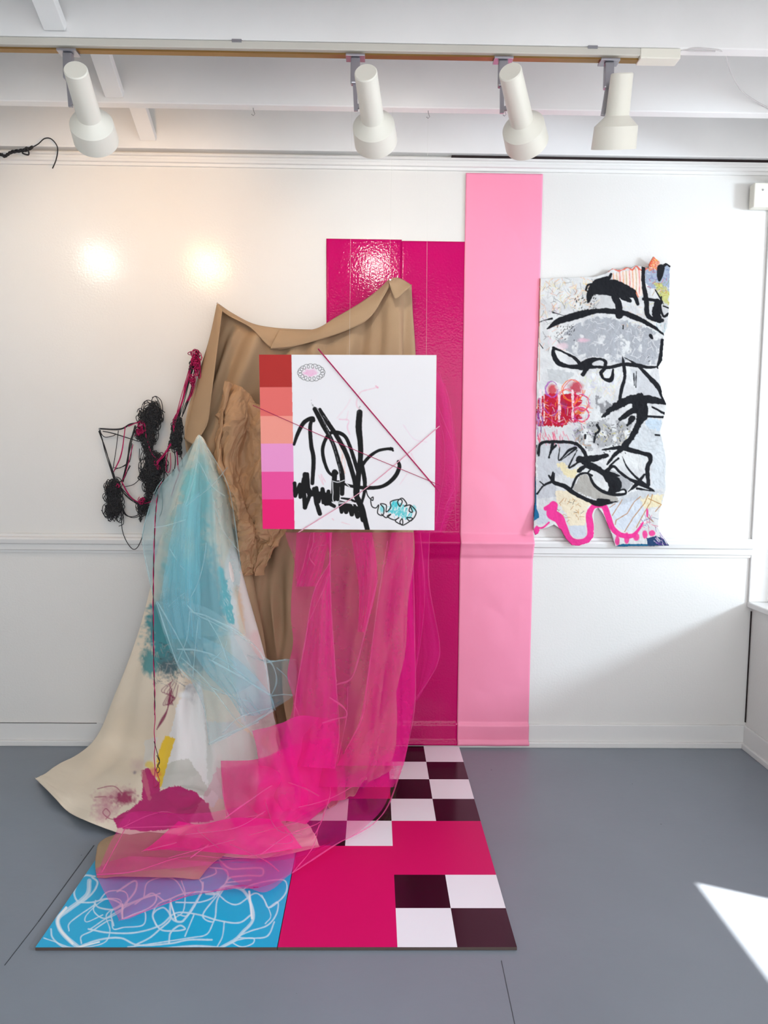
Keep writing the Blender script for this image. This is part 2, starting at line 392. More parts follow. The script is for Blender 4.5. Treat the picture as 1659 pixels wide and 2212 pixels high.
# crown, chair rail, baseboards
def moulding(name, prof, x0, x1, m=m_trim):
    V = [(x, -d, z) for x in (x0, x1) for d, z in prof]; n = len(prof)
    o = mk(name, V, [(i, i+1, n+i+1, n+i) for i in range(n-1)]+[tuple(range(n))[::-1], tuple(range(n, 2*n))], m); return struct(o)
moulding('trim_4', [(0, 2.402), (.010, 2.402), (.012, 2.412), (.022, 2.414), (.024, 2.424), (.020, 2.426), (.021, 2.434), (.030, 2.436), (.030, 2.443), (0, 2.443)], XL, XRU)
b = MB(); b.box(.30, XRU, -.02, -.0005, 2.4432, 2.457); struct(b.build('trim_5', m_dark))       # open gap above the crown
moulding('trim_6', [(0, .832), (.008, .832), (.010, .842), (.016, .846), (.018, .868), (.026, .874), (.030, .890), (.026, .898), (.014, .902), (.012, .912), (0, .914)], XL, 1.604)
def base(name, pts_fn):
    b = MB(); pts_fn(b); return struct(b.build(name, m_trim, bevel=.003))
base('baseboard_back', lambda b: (b.box(XL, XR, -.012, 0, 0, .098), b.box(XL, XR, -.026, -.012, 0, .024)))
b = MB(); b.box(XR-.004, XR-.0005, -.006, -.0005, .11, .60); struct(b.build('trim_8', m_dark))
base('baseboard_right', lambda b: (b.box(XR-.012, XR, YF, -.012, 0, .098), b.box(XR-.026, XR-.012, YF, -.026, 0, .024)))
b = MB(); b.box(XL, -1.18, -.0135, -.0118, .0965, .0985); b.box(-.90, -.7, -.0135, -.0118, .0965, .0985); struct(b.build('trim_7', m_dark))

# ================================================================== TRACK AND LAMPS
ty = -.772
tr_x1 = P(1378, 110, .77)[0]; te_x1 = P(1464, 110, .77)[0]
t = empty('lighting_track', (0, ty, ZC)); tag(t, 'long cream ceiling lighting track with a brass slot under the white joist', 'lighting track')
b = MB(); b.box(XL+.3, tr_x1, ty-.020, ty+.018, ZC-.024, ZC-.003); b.build('track_body', m_track, t, bevel=.002)
b = MB(); b.box(XL+.3, tr_x1+.02, ty-.006, ty+.014, ZC-.029, ZC-.024); b.build('slot', m_brass, t); t.children[-1]['label'] = 'brass coloured conductor slot'
b = MB(); b.box(tr_x1, te_x1, ty-.022, ty+.020, ZC-.032, ZC-.003); b.build('end_feed', m_lampw, t, bevel=.003)
for px in (512, 1280):
    b = MB(); x = P(px, 92, .79)[0]; b.box(x-.014, x+.014, ty-.024, ty-.016, ZC-.008, ZC-.0005); b.build('mounting_clip', m_steel, t)

def spot(cap, mouth, plate_px, low_px, label, lit=None, x0=None, caseg=None):
    C0 = Vector(P(*cap) if x0 is None else cap); C1 = Vector(P(*mouth) if x0 is None else mouth)
    ax = (C1-C0).normalized(); L = (C1-C0).length
    px = P(plate_px, 112, .77)[0] if x0 is None else x0
    t = empty('track_spotlight', (px, ty, ZC-.03)); tag(t, label, 'spotlight', 'spotlights hanging from the ceiling track')
    b = MB(); b.box(px-.028, px+.028, ty-.016, ty+.02, ZC-.036, ZC-.0295); b.build('mount_plate', m_steel, t, bevel=.001)
    b = MB(); b.box(px-.014, px+.014, ty-.010, ty+.010, ZC-.11, ZC-.036); b.build('stem', m_steel, t, bevel=.004)
    low = Vector(P(low_px[0], low_px[1], .77)) if x0 is None else Vector((px+.01, ty, ZC-.2))
    b = MB(); b.obox((px-.002, ty, ZC-.10), low, .012, .008, up=(0, 1, 0)); 
    b.obox(low+Vector((0, 0, .012)), low+Vector((.022, 0, .016)), .012, .010, up=(0, 1, 0)); b.build('arm', m_steel, t, bevel=.001)
    b = MB(); k = L-.088
    b.lathe(C0, C1, [(0, .0001), (0, .029), (.003, .0315), (k, .034), (k+.004, .034)], 40); o = b.build('housing', m_lampw, t); autosmooth(o)
    b = MB(); b.lathe(C0, C1, [(k, .033), (k+.028, .0625), (L, .0655), (L, .0625), (k+.03, .059), (k+.012, .03)], 48); o = b.build('shade', m_lampw, t); autosmooth(o)
    b = MB(); q = L-.05; b.lathe(C0, C1, [(q-.03, .018), (q, .035), (q+.018, .046), (q+.026, .042), (q+.031, .025), (q+.033, .0005)], 24)
    o = b.build('bulb', m_bulboff if not lit else emis('lit_bulb', (lit[0][0], lit[0][1]**.8, lit[0][2]**.8), lit[2]), t, smooth=True)
    if lit:
        light('bulb_light', 'SPOT', C1+ax*.002, ax, lit[1], lit[0], spot_size=math.radians(lit[3]), spot_blend=.55, shadow_soft_size=.045)
    return t
m_bulboff = mat('bulb_glass', (.6, .6, .6), .2)
WARM = (1, .60, .30); NEUT = (1, .93, .84)
spot((163, 150, .93), (208, 303, .71), 148, (153, 232), 'cream spotlight at the left end of the track, over the warm lit wall', (WARM, 11, 22, 130))
spot((790, 156, .93), (812, 306, .71), 768, (769, 240), 'cream spotlight above the square painting and the fuchsia sheet', (NEUT, 5, 60, 100))
spot((1102, 154, .93), (1138, 308, .71), 1087, (1084, 245), 'cream spotlight tilted to the right, above the pale pink strip')
spot((1344, 158, .83), (1325, 322, .75), 1316, (1302, 250), 'cream spotlight pointing straight down beside the track end')
sp5 = spot((-1.47, -.93, 2.37), (-1.40, -.70, 2.21), 0, None, 'cream spotlight further left along the track', (NEUT, 2.6, 40, 110), x0=-1.47)

b = MB(); b.tube(cr([P(1462, 110, .775), P(1500, 104, .79), P(1530, 106, .79), P(1563, 112, .765), P(1572, 135, .60), P(1583, 165, .52), P(1612, 205, .45), P(1690, 250, .40)], 60), .0022)
b.tube(cr([P(1462, 106, .775), P(1495, 110, .78), P(1545, 111, .785)], 20), .0018)
tag(b.build('white_cable', m_cab, smooth=True), 'thin white cable leaving the track end and looping along the ceiling', 'cable')
Z8 = zz(3.95, 0, 250)
b = MB(); pp = Z8([(-160, 345), (0, 330), (40, 345), (100, 310), (200, 295), (230, 290), (320, 245), (380, 195), (440, 200), (490, 270), (480, 370), (448, 450)])
c = cr([P(x, y, .07) for x, y in pp], 90); b.tube(c, .0022)
k = 46; tw = np.linspace(0, 34, k)
for ph in (0, 2.1, 4.2): b.tube(c[:k]+np.stack([0*tw, np.cos(tw+ph)*.004, np.sin(tw+ph)*.0045], 1), .0027)
b.tube(cr([P(50, 327, .075), P(58, 318, .08), P(62, 334, .07), P(48, 330, .075), P(57, 322, .07)], 20), .003)
tag(b.build('black_cord', m_black, smooth=True), 'knotted black cord curling out from the left edge below the ceiling', 'cord')
hk = [(547, 237), (925, 243), (1090, 238), (755, 250)]
for x, y in hk[:3]:
    p = Vector(P(x, y, .395)); b = MB(); r_ = .006
    b.tube([p+Vector((0, 0, .006)), p, p+Vector((r_*.5, 0, -.008)), p+Vector((r_*.9, 0, -.014)), p+Vector((0, 0, -.020)), p+Vector((-r_, 0, -.015))], .0011)
    tag(b.build('ceiling_hook', m_nail, smooth=True), {547: 'tiny bent hook under the white joist left of centre', 925: 'tiny curled hook under the white joist between two spotlights', 1090: 'tiny hook under the white joist behind the tilted spotlight'}[x], 'hook')

# wall box top right
t0 = P(1632, 393, .05); t1 = P(1660, 446, .05)
b = MB(); b.box(P(1629, 420, .05)[0], 1.68, -.05, -.0125, P(1640, 447, .05)[2], P(1640, 394, .05)[2]); o = b.build('wall_box', m_lampw, bevel=.004); tag(o, 'cream plastic box high on the wall in the right corner', 'junction box')
b = MB(); b.lathe(P(1648, 410, .0503), P(1648, 410, .056), [(0, .004), (.002, .0035), (.0022, .0001)], 12); b.build('screw', m_nail, o)

# ================================================================== VINYL ON THE WALL
def wall_sheet(name, xs_top, xs_bot, y_top, y_bot, m, label, out=.0, wr=.0, seed=1, nu=30, nv=220):
    """thin vinyl pressed on the wall, stepping over the chair rail and the baseboard"""
    zt, zb = P(xs_top[0], y_top)[2], .012
    XT = [P(x, y_top)[0] for x in xs_top]; XB = [P(x, y_bot, .03)[0] for x in xs_bot]
    z = np.linspace(zt, zb, nv)[:, None]; u = np.linspace(0, 1, nu)[None]; f = (zt-z)/(zt-zb)
    x = (XT[0]*(1-f)+XB[0]*f)*(1-u)+(XT[1]*(1-f)+XB[1]*f)*u
    zs = [0, .024, .028, .097, .104, .824, .834, .868, .89, .914, .926, 3]; ds = [.0285, .0285, .0145, .0145, .004, .004, .012, .022, .0335, .014, .004, .003]
    d = np.interp(z, zs, ds)+out+0*u
    if wr: d = d+np.abs(crumple(nv, nu, 7, wr, seed, 6, .6, 3))*np.clip(u*6, 0, 1)*np.clip((1-u)*6, 0, 1)
    V = np.stack([x, -d, z+0*u], -1)
    o = grid(name, V, m, solid=.0012); tag(o, label, 'vinyl sheet'); return o
wall_sheet('vinyl_sheet', (705, 868), (706, 868), 516, 1611, m_fuch, 'left fuchsia vinyl sheet on the wall, behind the tan cloth and square painting', seed=3)
wall_sheet('vinyl_sheet', (866, 1007), (866, 988), 521, 1611, m_fuch, 'right fuchsia vinyl sheet on the wall, touching the pale pink strip', out=.0012, seed=4)
wall_sheet('vinyl_strip', (1006, 1172), (988, 1143), 375, 1613, m_pink, 'tall pale pink vinyl strip running from crown moulding to floor over the chair rail', out=.003, wr=.004, seed=5, nu=50, nv=400)

# ================================================================== FLOOR PANELS
TS = .1524; RX = .3735; RY = -.030; TH = .009
def X_(i): return RX+i*TS
V = []; Fs = []; MI = []
chk = {}
for c in (-2, -1):
    for r in (1, 2, 3, 4, 7, 8): chk[(c, r)] = 1 if (c+r) % 2 else 2
chk.update({(-3, 4): 1, (-4, 4): 2, (-3, 5): 2, (-4, 5): 1})
for c, r in [k for k in chk]: pass
def colr(c, r):
    if (c, r) in ((-3, 4), (-4, 5)): return 1
    if (c, r) in ((-4, 4), (-3, 5)): return 2
    if c >= -2 and r in (1, 2, 3, 4, 7, 8):
        odd = r % 2 == 1
        return (1 if c == -2 else 2) if odd else (2 if c == -2 else 1)
    return 0
b = MB(); x0, x1, y0, y1 = X_(-4)+.001, X_(0), RY-8*TS, RY
b.box(x0, x1, y0, y1, .001, TH-.0015, 3)
for c in range(-4, 0):
    for r in range(1, 9):
        a0 = X_(c) if c > -4 else x0; b0 = X_(c+1); q0 = RY-r*TS; q1 = RY-(r-1)*TS
        b.add([(a0, q0, TH), (b0, q0, TH), (b0, q1, TH), (a0, q1, TH)], [(0, 1, 2, 3)], colr(c, r))
for (a0, a1, q0, q1) in ((x0, x1, y0, y0), (x0, x0, y0, y1), (x1, x1, y0, y1)):
    b.add([(a0, q0, TH-.0015), (a1, q1, TH-.0015), (a1, q1, TH), (a0, q0, TH)], [(0, 1, 2, 3)], 3)
o = b.build('floor_panel', [m_fuchf, m_tblack, m_twhite, m_edge]); tag(o, 'magenta floor board with black and white checkerboard squares, running to the wall', 'floor panel')

ZB = zz(2.592, 60, 1760)
pa = Paint(70, 1830, 640, 2060, 2.0, (10, 176, 224))
WS = (205, 232, 248)
for q, wd in [
 ([(130,640),(140,690),(200,740),(280,745)],8),([(90,690),(150,710),(260,745),(420,720),(460,650),(440,560),(520,500),(500,470),(420,480),(330,560),(330,600),(420,560)],5),
 ([(375,345),(310,345),(260,430),(290,490),(360,440),(390,380),(360,350)],9),([(345,370),(330,450),(230,530),(170,580),(180,640),(220,690),(280,740)],20),
 ([(280,490),(360,490),(450,470),(520,500),(480,530),(400,520),(370,490)],8),([(380,480),(370,540),(430,580),(520,540),(560,480),(540,430),(450,430),(400,480)],6),
 ([(270,745),(400,700),(520,690),(620,730),(800,720),(900,700),(1030,700)],9),([(340,640),(450,660),(600,660),(740,620),(830,550),(960,560),(1060,590),(1180,605),(1250,560)],8),
 ([(300,720),(300,680),(360,650),(460,590),(480,640),(540,630),(640,620),(660,570),(640,540),(540,580)],6),([(600,730),(680,690),(740,640),(800,580),(760,520),(700,560),(740,640),(820,650),(880,640),(850,620),(800,660),(790,720)],8),
 ([(720,620),(700,560),(730,500),(800,470),(880,440),(1020,430),(1040,460),(960,490),(830,490)],7),([(800,480),(800,570),(850,600),(890,570),(970,440),(980,380)],10),
 ([(840,560),(900,560),(960,460),(980,400),(960,360)],6),([(860,370),(880,440),(870,540),(820,580)],6),([(930,560),(880,680)],6),([(1000,440),(1060,440),(1100,400),(1200,420),(1250,500),(1260,590),(1200,660),(1160,700),(1080,745)],14),
 ([(1070,440),(980,560),(1030,600),(1050,570),(1060,480),(1100,410)],7),([(1060,440),(1120,490),(1180,500),(1270,440),(1320,470),(1350,520),(1420,470),(1450,420),(1440,370),(1380,365),(1260,390),(1200,420)],7),
 ([(1040,600),(1000,670),(900,690),(640,730),(560,740)],6),([(1350,520),(1400,490),(1390,560),(1340,620),(1250,650),(1180,685),(1300,690),(1350,670),(1380,600)],7),([(1100,600),(1090,680),(1060,740)],6),
 ([(1310,450),(1360,560),(1330,610)],5),([(1150,720),(1200,740),(1260,720),(1260,690),(1180,700),(1140,720)],6),([(740,750),(940,735),(1080,745)],10),
 ([(1065,245),(1130,300),(1220,300),(1310,300),(1310,340),(1240,340),(1140,350),(1110,375)],9),([(1020,295),(1110,310),(1115,370),(1060,430)],7),([(1110,380),(1250,365)],7),
 ([(650,460),(670,380),(760,350),(830,370),(880,450)],6),([(500,430),(600,370),(600,430),(530,520),(530,580)],9),([(540,580),(680,520),(720,470),(690,440),(600,500)],7),([(230,650),(240,600),(380,500)],6),([(480,620),(470,540),(560,500),(700,450),(760,480)],7),([(350,640),(470,560),(620,480),(740,440)],6),([(970,360),(1050,330),(1050,300)],7)]:
    pa.stroke(ZB(q), wd/2.592*1.25, WS, .72, rough=.35, soft=.45)
    pa.stroke([(x+.6, y+.3) for x, y in ZB(q)], wd/2.592*.4, (240, 248, 253), .5, rough=.5, soft=.5)
for q, wd in [([(215,520),(170,580),(180,640),(250,720)],14),([(275,745),(400,712)],8),([(530,500),(530,580)],8),([(1240,430),(1255,580)],11),([(800,490),(830,590)],8)]:
    pa.stroke(ZB(q), wd/2.592, (252, 254, 255), .9, soft=.7)
nu, nv = 520, 460
xs = np.linspace(X_(-8), X_(-4)-.001, nu); ys = np.linspace(RY-5.1*TS, RY-8*TS, nv); GX, GY = np.meshgrid(xs, ys)
V = np.stack([GX, GY, np.full_like(GX, TH)], -1); px, py = proj(V)
bt = empty('floor_panel', (X_(-6), RY-6.5*TS, 0)); tag(bt, 'bright blue floor board covered in looping white brush lines, front left', 'floor panel')
grid('painted_face', V, m_blueart, bt, col=pa.sample(px, py))
b = MB(); b.box(xs[0], xs[-1], ys[-1], ys[0], .001, TH-.0006); b.build('board', m_edge, bt)

# ================================================================== SQUARE PAINTING
PD = .49
ZP = zz(4.0463, 550, 750)
pn = Paint(555, 760, 948, 1150, 2.6, (236, 236, 240))
pn.mix(np.ones_like(pn.X), (250, 249, 252))
for y0, y1, c in [(40,350,(188,50,46)),(350,602,(243,118,112)),(602,842,(255,163,148)),(842,1088,(250,160,216)),(1088,1330,(252,86,166)),(1330,1610,(252,32,124))]:
    pn.poly(ZP([(20,y0),(322+ (y0-40)*.018,y0),(322+(y1-40)*.018,y1),(20,y1)]), c)
K = (14, 14, 16)
for q, c, w_, a in [([(1080,350),(1000,370),(920,400),(890,500),(930,560)],(250,205,220),8,.6),([(740,630),(820,640),(810,700),(830,760)],(250,190,215),8,.55),([(1060,340),(1075,355)],(245,150,190),9,.7),
    ([(560,1120),(600,1200),(580,1110),(620,1180)],(250,180,200),4,.7),([(770,940),(760,1020),(790,1100)],(250,200,180),9,.7),([(740,860),(790,1000),(780,1090)],(252,215,200),7,.6),([(1300,680),(1390,800),(1500,830)],(248,225,240),7,.6),([(1370,930),(1400,1000)],(250,200,220),8,.5),
    ([(1270,1200),(1330,1110)],(250,210,225),5,.5),([(680,1500),(690,1510)],(250,170,190),5,.7),([(760,1530),(830,1550)],(250,195,205),4,.7),([(720,620),(800,520),(840,450)],(252,225,235),9,.4),([(820,560),(800,640)],(250,200,220),6,.4)]:
    pn.stroke(ZP(q), w_/4.05*1.3, c, a, rough=.8, soft=1.2)
# black brush strokes
for q, wd in [
 ([(345,850),(375,760),(430,660),(500,620),(515,640)],[22,30,34,30,30]),([(505,620),(485,700),(495,860),(515,980),(505,1190)],[26,30,32,34,30]),
 ([(525,540),(600,680),(680,830),(735,1000),(765,1120),(765,1280)],[34,40,30,34,40,34]),([(570,545),(640,660),(720,780),(800,930),(850,1080),(880,1200),(885,1300),(930,1400)],[26,34,36,36,36,36,34,36]),
 ([(700,1140),(640,1080),(600,960),(600,860),(650,760),(720,745),(790,780),(830,860),(870,980),(900,1080)],[16,24,28,28,28,30,28,28,30,30]),
 ([(918,570),(910,700),(925,850),(925,970),(910,1100),(890,1300)],[46,50,42,38,40,44]),([(900,1100),(980,980),(1070,910),(1150,890),(1200,890)],[24,26,24,22,26]),([(1190,880),(1210,905)],14),
 ([(1255,1000),(1265,1050),(1220,1140),(1120,1215),(980,1230),(850,1215),(770,1190)],[22,32,34,28,30,24,16]),([(930,1000),(960,1150),(960,1260),(935,1370)],[34,34,26,20]),
 ([(890,1300),(935,1400),(960,1490),(985,1590)],[40,46,40,38]),([(760,1320),(830,1330),(880,1350)],[14,20,16])]:
    pn.stroke(ZP(q), np.array(np.atleast_1d(wd), float)/3.5 if np.ndim(wd) else wd/3.5, K, 1, rough=.35)
for q in ([(350,1190),(355,1300),(395,1200),(400,1310),(430,1150),(460,1110),(470,1230),(500,1290),(540,1230),(560,1350),(595,1240),(620,1370),(645,1260),(660,1370),(695,1390)],):
    pn.stroke(ZP(q), 34/4.05, K, 1, rough=.5, smooth=False)
for q, wd in [([(440,1110),(430,1250),(440,1400)],34),([(440,1400),(480,1300),(450,1200)],30),([(520,1240),(540,1360),(570,1455)],34),([(700,1090),(690,1330)],40),([(730,1180),(725,1330)],30),([(690,1100),(715,1100)],30),
    ([(750,1380),(760,1440)],30),([(770,1370),(800,1440),(820,1380),(850,1460),(870,1390),(900,1480),(930,1440),(945,1510)],34),([(750,1360),(920,1420)],36),([(400,1250),(690,1300)],30),([(590,1240),(600,1360)],26),([(645,1260),(640,1370)],26)]:
    pn.stroke(ZP(q), wd/3.4, K, 1, rough=.5, smooth=False)
for q in ([(600,640),(680,830),(730,1000),(750,1100)], [(735,770),(790,850)], [(640,640),(600,600)]): pn.stroke(ZP(q), 6/4.05, (150, 150, 155), .55, soft=.7, dry=.45)
for q in ([(500,465),(510,510),(560,545)], [(920,520),(900,570)], [(940,550),(925,565)]): pn.stroke(ZP(q), 12/4.05, (90, 90, 95), .6, soft=1, dry=.5)
for q in ([(680,1170),(730,1180),(785,1162)], [(682,1180),(685,1260),(700,1360),(860,1355)], [(800,1190),(830,1220)], [(700,1350),(840,1365)], [(840,1340),(860,1385)]): pn.stroke(ZP(q), 6/4.05, (240, 240, 242), 1, soft=.4)
def loops(cx, cy, rx, ry, n, lr, wd, col, seed=1):
    r = random.Random(seed); T = np.linspace(0, 2*np.pi, n*14); k = np.array([r.uniform(.8, 1.2) for _ in T]); k = np.convolve(k, np.ones(9)/9, 'same'); k[:5] = k[-5:] = 1
    x = cx+rx*np.cos(T)+lr*k*np.cos(n*T*1.0+1); y = cy+ry*np.sin(T)+lr*k*np.sin(n*T+1)
    pn.stroke(ZP(list(zip(x, y))), wd/4.05, col, 1, smooth=False)
pn.blob(*ZP([(490,225)])[0], 17, 9, (250,190,225), .75, .4); pn.hatch((*ZP([(420,190)])[0], *ZP([(550,260)])[0]), 40, 5, [(248,175,220), (252,215,235)], .7)
loops(495, 222, 102, 58, 17, 19, 4, K)
pn.stroke(ZP([(1170,1440),(1215,1350),(1200,1450),(1240,1360),(1235,1470),(1275,1370),(1260,1480),(1300,1380),(1290,1490),(1330,1410),(1320,1500),(1370,1440),(1350,1490),(1230,1450),(1180,1430),(1300,1440)]), 14/4.05, (50,215,222), .85, rough=.8); pn.blob(*ZP([(1115,1415)])[0], 6, 9, (90,225,230), .8); pn.blob(*ZP([(1230,1370)])[0], 10, 10, (60,215,225), .8); pn.blob(*ZP([(1390,1410)])[0], 6, 9, (90,225,230), .7)
pn.hatch((*ZP([(1180,1380)])[0], *ZP([(1370,1500)])[0]), 60, 6, [(40,205,215), (240,250,250)], .8)
pn.stroke(ZP([(975,1250),(990,1300),(1030,1340),(1035,1310),(1015,1330),(1025,1390),(1060,1405),(1085,1380),(1075,1450),(1120,1470),(1130,1410),(1100,1370),(1150,1380),(1150,1440),(1190,1400),(1190,1350),(1270,1330),(1290,1350),(1270,1390),(1250,1350),(1290,1320),(1330,1370),(1310,1390),(1360,1380),(1350,1430),(1380,1440),(1360,1380),(1410,1430),(1400,1480),(1360,1520),(1330,1490),(1380,1500),(1300,1555),(1270,1530),(1290,1500),(1290,1550),(1230,1520),(1260,1490),(1220,1510),(1160,1480),(1190,1460),(1150,1490),(1110,1460)]), 10.5/4.05, K, 1)
c4 = [P(x, y, PD) for x, y in ((559.5, 766), (943, 767), (938.5, 1145.5), (567.5, 1142.5))]
nu = nv = 470
U, Vv = np.meshgrid(np.linspace(0, 1, nu), np.linspace(0, 1, nv)); U = U[..., None]; Vv = Vv[..., None]
G = (c4[0]*(1-U)+c4[1]*U)*(1-Vv)+(c4[3]*(1-U)+c4[2]*U)*Vv; px, py = proj(G)
pt0 = empty('abstract_painting', (c4[0]+c4[1])/2); tag(pt0, 'square white painting with black scrawls and a column of red and pink blocks', 'painting')
grid('canvas_face', G, m_art, pt0, col=pn.sample(px, py))
Bk = [p+np.array([0, .036, 0]) for p in c4]; E_ = [p+np.array([0, .0004, 0]) for p in c4]
mk('canvas_edge', E_+Bk, [(0, 4, 5, 1), (1, 5, 6, 2), (2, 6, 7, 3), (3, 7, 4, 0), (4, 7, 6, 5)], mat('primed_canvas', (.78, .77, .76), .8), pt0)
# yarns stretched over the painting
def yarn_obj(name, pts, r, m, label, cat, group=None, n=40):
    b = MB(); c = cr([P(*p) for p in pts], n); b.tube(c, r, 6); o = b.build(name, m, smooth=True); tag(o, label, cat, group); return o
m_pky = mat('pale_pink_yarn', tuple(lin((240, 175, 195))), .8)
yarn_obj('stretched_yarn', [(696, 764, PD-.012), (697, 765, PD+.003), (820, 911, PD+.004), (938, 1050, PD+.003), (939, 1051, PD-.012)], .0022, m_yarnm, 'thick magenta yarn stretched diagonally down across the white painting', 'yarn')
yarn_obj('stretched_yarn', [(559, 881, PD-.012), (561, 882, PD+.003), (750, 965, PD+.003), (938, 1043, PD+.006), (940, 1044, PD-.012)], .0011, m_yarnm, 'thin magenta yarn crossing the painting from the coloured blocks to the lower right', 'yarn')
yarn_obj('stretched_yarn', [(654, 1145, PD-.012), (655, 1143, PD+.003), (790, 1055, PD+.003), (938, 930, PD+.003), (939, 929, PD-.012)], .0016, m_pky, 'pale pink yarn rising across the painting from bottom left to right edge', 'yarn')
for x, lab in ((755, 'clear fishing line holding the painting, nearest the blocks'), (841, 'clear fishing line rising from the peak of the tan cloth'), (921, 'clear fishing line holding the painting near its right edge')):
    a = P(x, 768 if x != 841 else 606, PD if x != 841 else .07); top = np.array([a[0], -.394, ZC-.002]); b = MB(); b.tube([a, (a+top)/2, top], .00025, 5)
    tag(b.build('hanging_line', m_line), lab, 'fishing line')

# ================================================================== TAN DROP CLOTH
t = empty('drop_cloth', P(660, 720, .08)); tag(t, 'tan canvas drop cloth pinned at two peaks and draping to the floor behind the painting', 'cloth')
rows = [
 [(471,655,.05),(520,695,.05),(575,712,.05),(650,722,.05),(720,700,.05),(790,655,.05),(842,608,.06),(889,617,.04)],
 [(463,715,.05),(500,730,.08),(575,745,.07),(650,755,.09),(720,750,.08),(790,740,.07),(850,735,.09),(892,740,.03)],
 [(436,800,.05),(475,830,.09),(560,830,.06),(650,830,.10),(720,830,.07),(790,830,.09),(855,830,.10),(893,830,.03)],
 [(404,945,.06),(450,955,.10),(540,960,.07),(640,960,.12),(720,960,.08),(790,960,.10),(855,960,.11),(893,960,.03)],
 [(430,1100,.07),(490,1110,.09),(560,1110,.08),(640,1110,.12),(720,1110,.09),(790,1110,.11),(855,1110,.12),(894,1110,.04)],
 [(500,1250,.07),(540,1250,.13),(580,1250,.10),(650,1250,.13),(720,1250,.10),(790,1250,.14),(855,1250,.15),(893,1245,.07)],
 [(530,1400,.08),(565,1400,.14),(600,1400,.11),(660,1400,.15),(720,1400,.12),(790,1400,.17),(845,1400,.18),(878,1395,.10)],
 [(540,1540,.10),(580,1540,.16),(620,1540,.14),(670,1540,.18),(720,1540,.16),(790,1540,.22),(830,1540,.22),(858,1535,.14)],
 [(560,1660,'z',.03),(600,1660,'z',.04),(640,1660,'z',.04),(680,1660,'z',.05),(720,1655,'z',.05),(780,1650,'z',.07),(820,1645,'z',.06),(842,1650,'z',.02)],
 [(570,1780,'z',.02),(600,1780,'z',.02),(640,1775,'z',.02),(690,1755,'z',.02),(735,1730,'z',.02),(780,1705,'z',.03),(812,1683,'z',.02),(838,1667,'z',.012)]]
V = sheet(rows, 200, 300)
D = pleats(300, 200, (3, 5, 8, 12), .062, 5, .35)
vv = np.linspace(0, 1, 300)[:, None]; uu = np.linspace(0, 1, 200)[None]
D *= np.clip(vv*5, 0, 1)*np.clip(1.4-vv*.4, .3, 1)
D += crumple(300, 200, 12, .014, 8, 1.5, 2, 8)*np.clip((vv-.72)*5, 0, 1)*(uu > .45)
V = displace(V, D, .012); grid('cloth_body', V, m_tan, t, solid=.0015)
ZT = zz(2.9625, 400, 580)
def strip(top, bot, d0, d1, nu=90, nv=14, bulge=.012):
    T = cr([P(x, y, d0) for x, y in top], nu); B_ = cr([P(x, y, d1) for x, y in bot], nu); v = np.linspace(0, 1, nv)[:, None, None]
    V = T[None]*(1-v)+B_[None]*v; V[..., 1] -= bulge*np.sin(np.linspace(0, np.pi, nv))[:, None]; return V
V = strip(ZT([(600,395),(820,390),(960,315),(1120,220),(1230,140),(1300,72)]), ZT([(545,515),(690,500),(880,450),(1060,385),(1190,305),(1305,120)]), .07, .105)
grid('folded_hem', V, m_tan, t, solid=.0015)
V = strip(ZT([(205,220),(300,285),(430,352),(560,378),(700,388),(830,392)]), ZT([(218,262),(290,310),(420,380),(540,500),(640,515),(800,470)]), .06, .095, bulge=.01)
grid('folded_hem', V, m_tan, t, solid=.0015)
V = strip(ZT([(1295,75),(1350,58),(1400,75),(1450,108)]), ZT([(1312,115),(1330,165),(1352,192),(1448,110)]), .085, .12, 40, 20, .015)
grid('folded_corner', V, m_tan, t, solid=.0015)
V = strip(ZT([(205,220),(160,430),(100,640),(40,880),(-8,1090)]), ZT([(238,262),(200,560),(165,840),(140,1000),(60,1130)]), .06, .15, 60, 12, .012)
grid('folded_hem', V, m_tan, t, solid=.0015)
b = MB()
for x, y, dd in ((471, 657, .06), (843, 606, .09)):
    p = Vector(P(x, y, dd)); b = MB(); b.lathe(p+Vector((0, -.012, 0)), p+Vector((0, .1, 0)), [(0, .0001), (0, .004), (.0015, .004), (.0015, .0013), (dd+.012, .0013)], 10)
    tag(b.build('nail', m_nail), 'nail pinning the left peak of the tan cloth' if x < 500 else 'nail pinning the right peak of the tan cloth', 'nail')

# loose end of tan cloth lying over the blue board
rows = [[(236,1806,'z',.03),(300,1800,'z',.03),(420,1810,'z',.03),(500,1835,'z',.025)],
        [(214,1822,'z',.03),(300,1830,'z',.045),(400,1840,'z',.04),(478,1850,'z',.03)],
        [(206,1862,'z',.022),(290,1865,'z',.04),(380,1870,'z',.035),(455,1868,'z',.025)],
        [(208,1896,'z',.012),(285,1893,'z',.022),(370,1896,'z',.02),(430,1900,'z',.012)]]
V = sheet(rows, 90, 60); V = displace(V, crumple(60, 90, 8, .006, 3, .6), .012)
tag(grid('cloth_end', V, m_tan, solid=.0015), 'loose tan cloth end lying on the blue floor board', 'cloth')

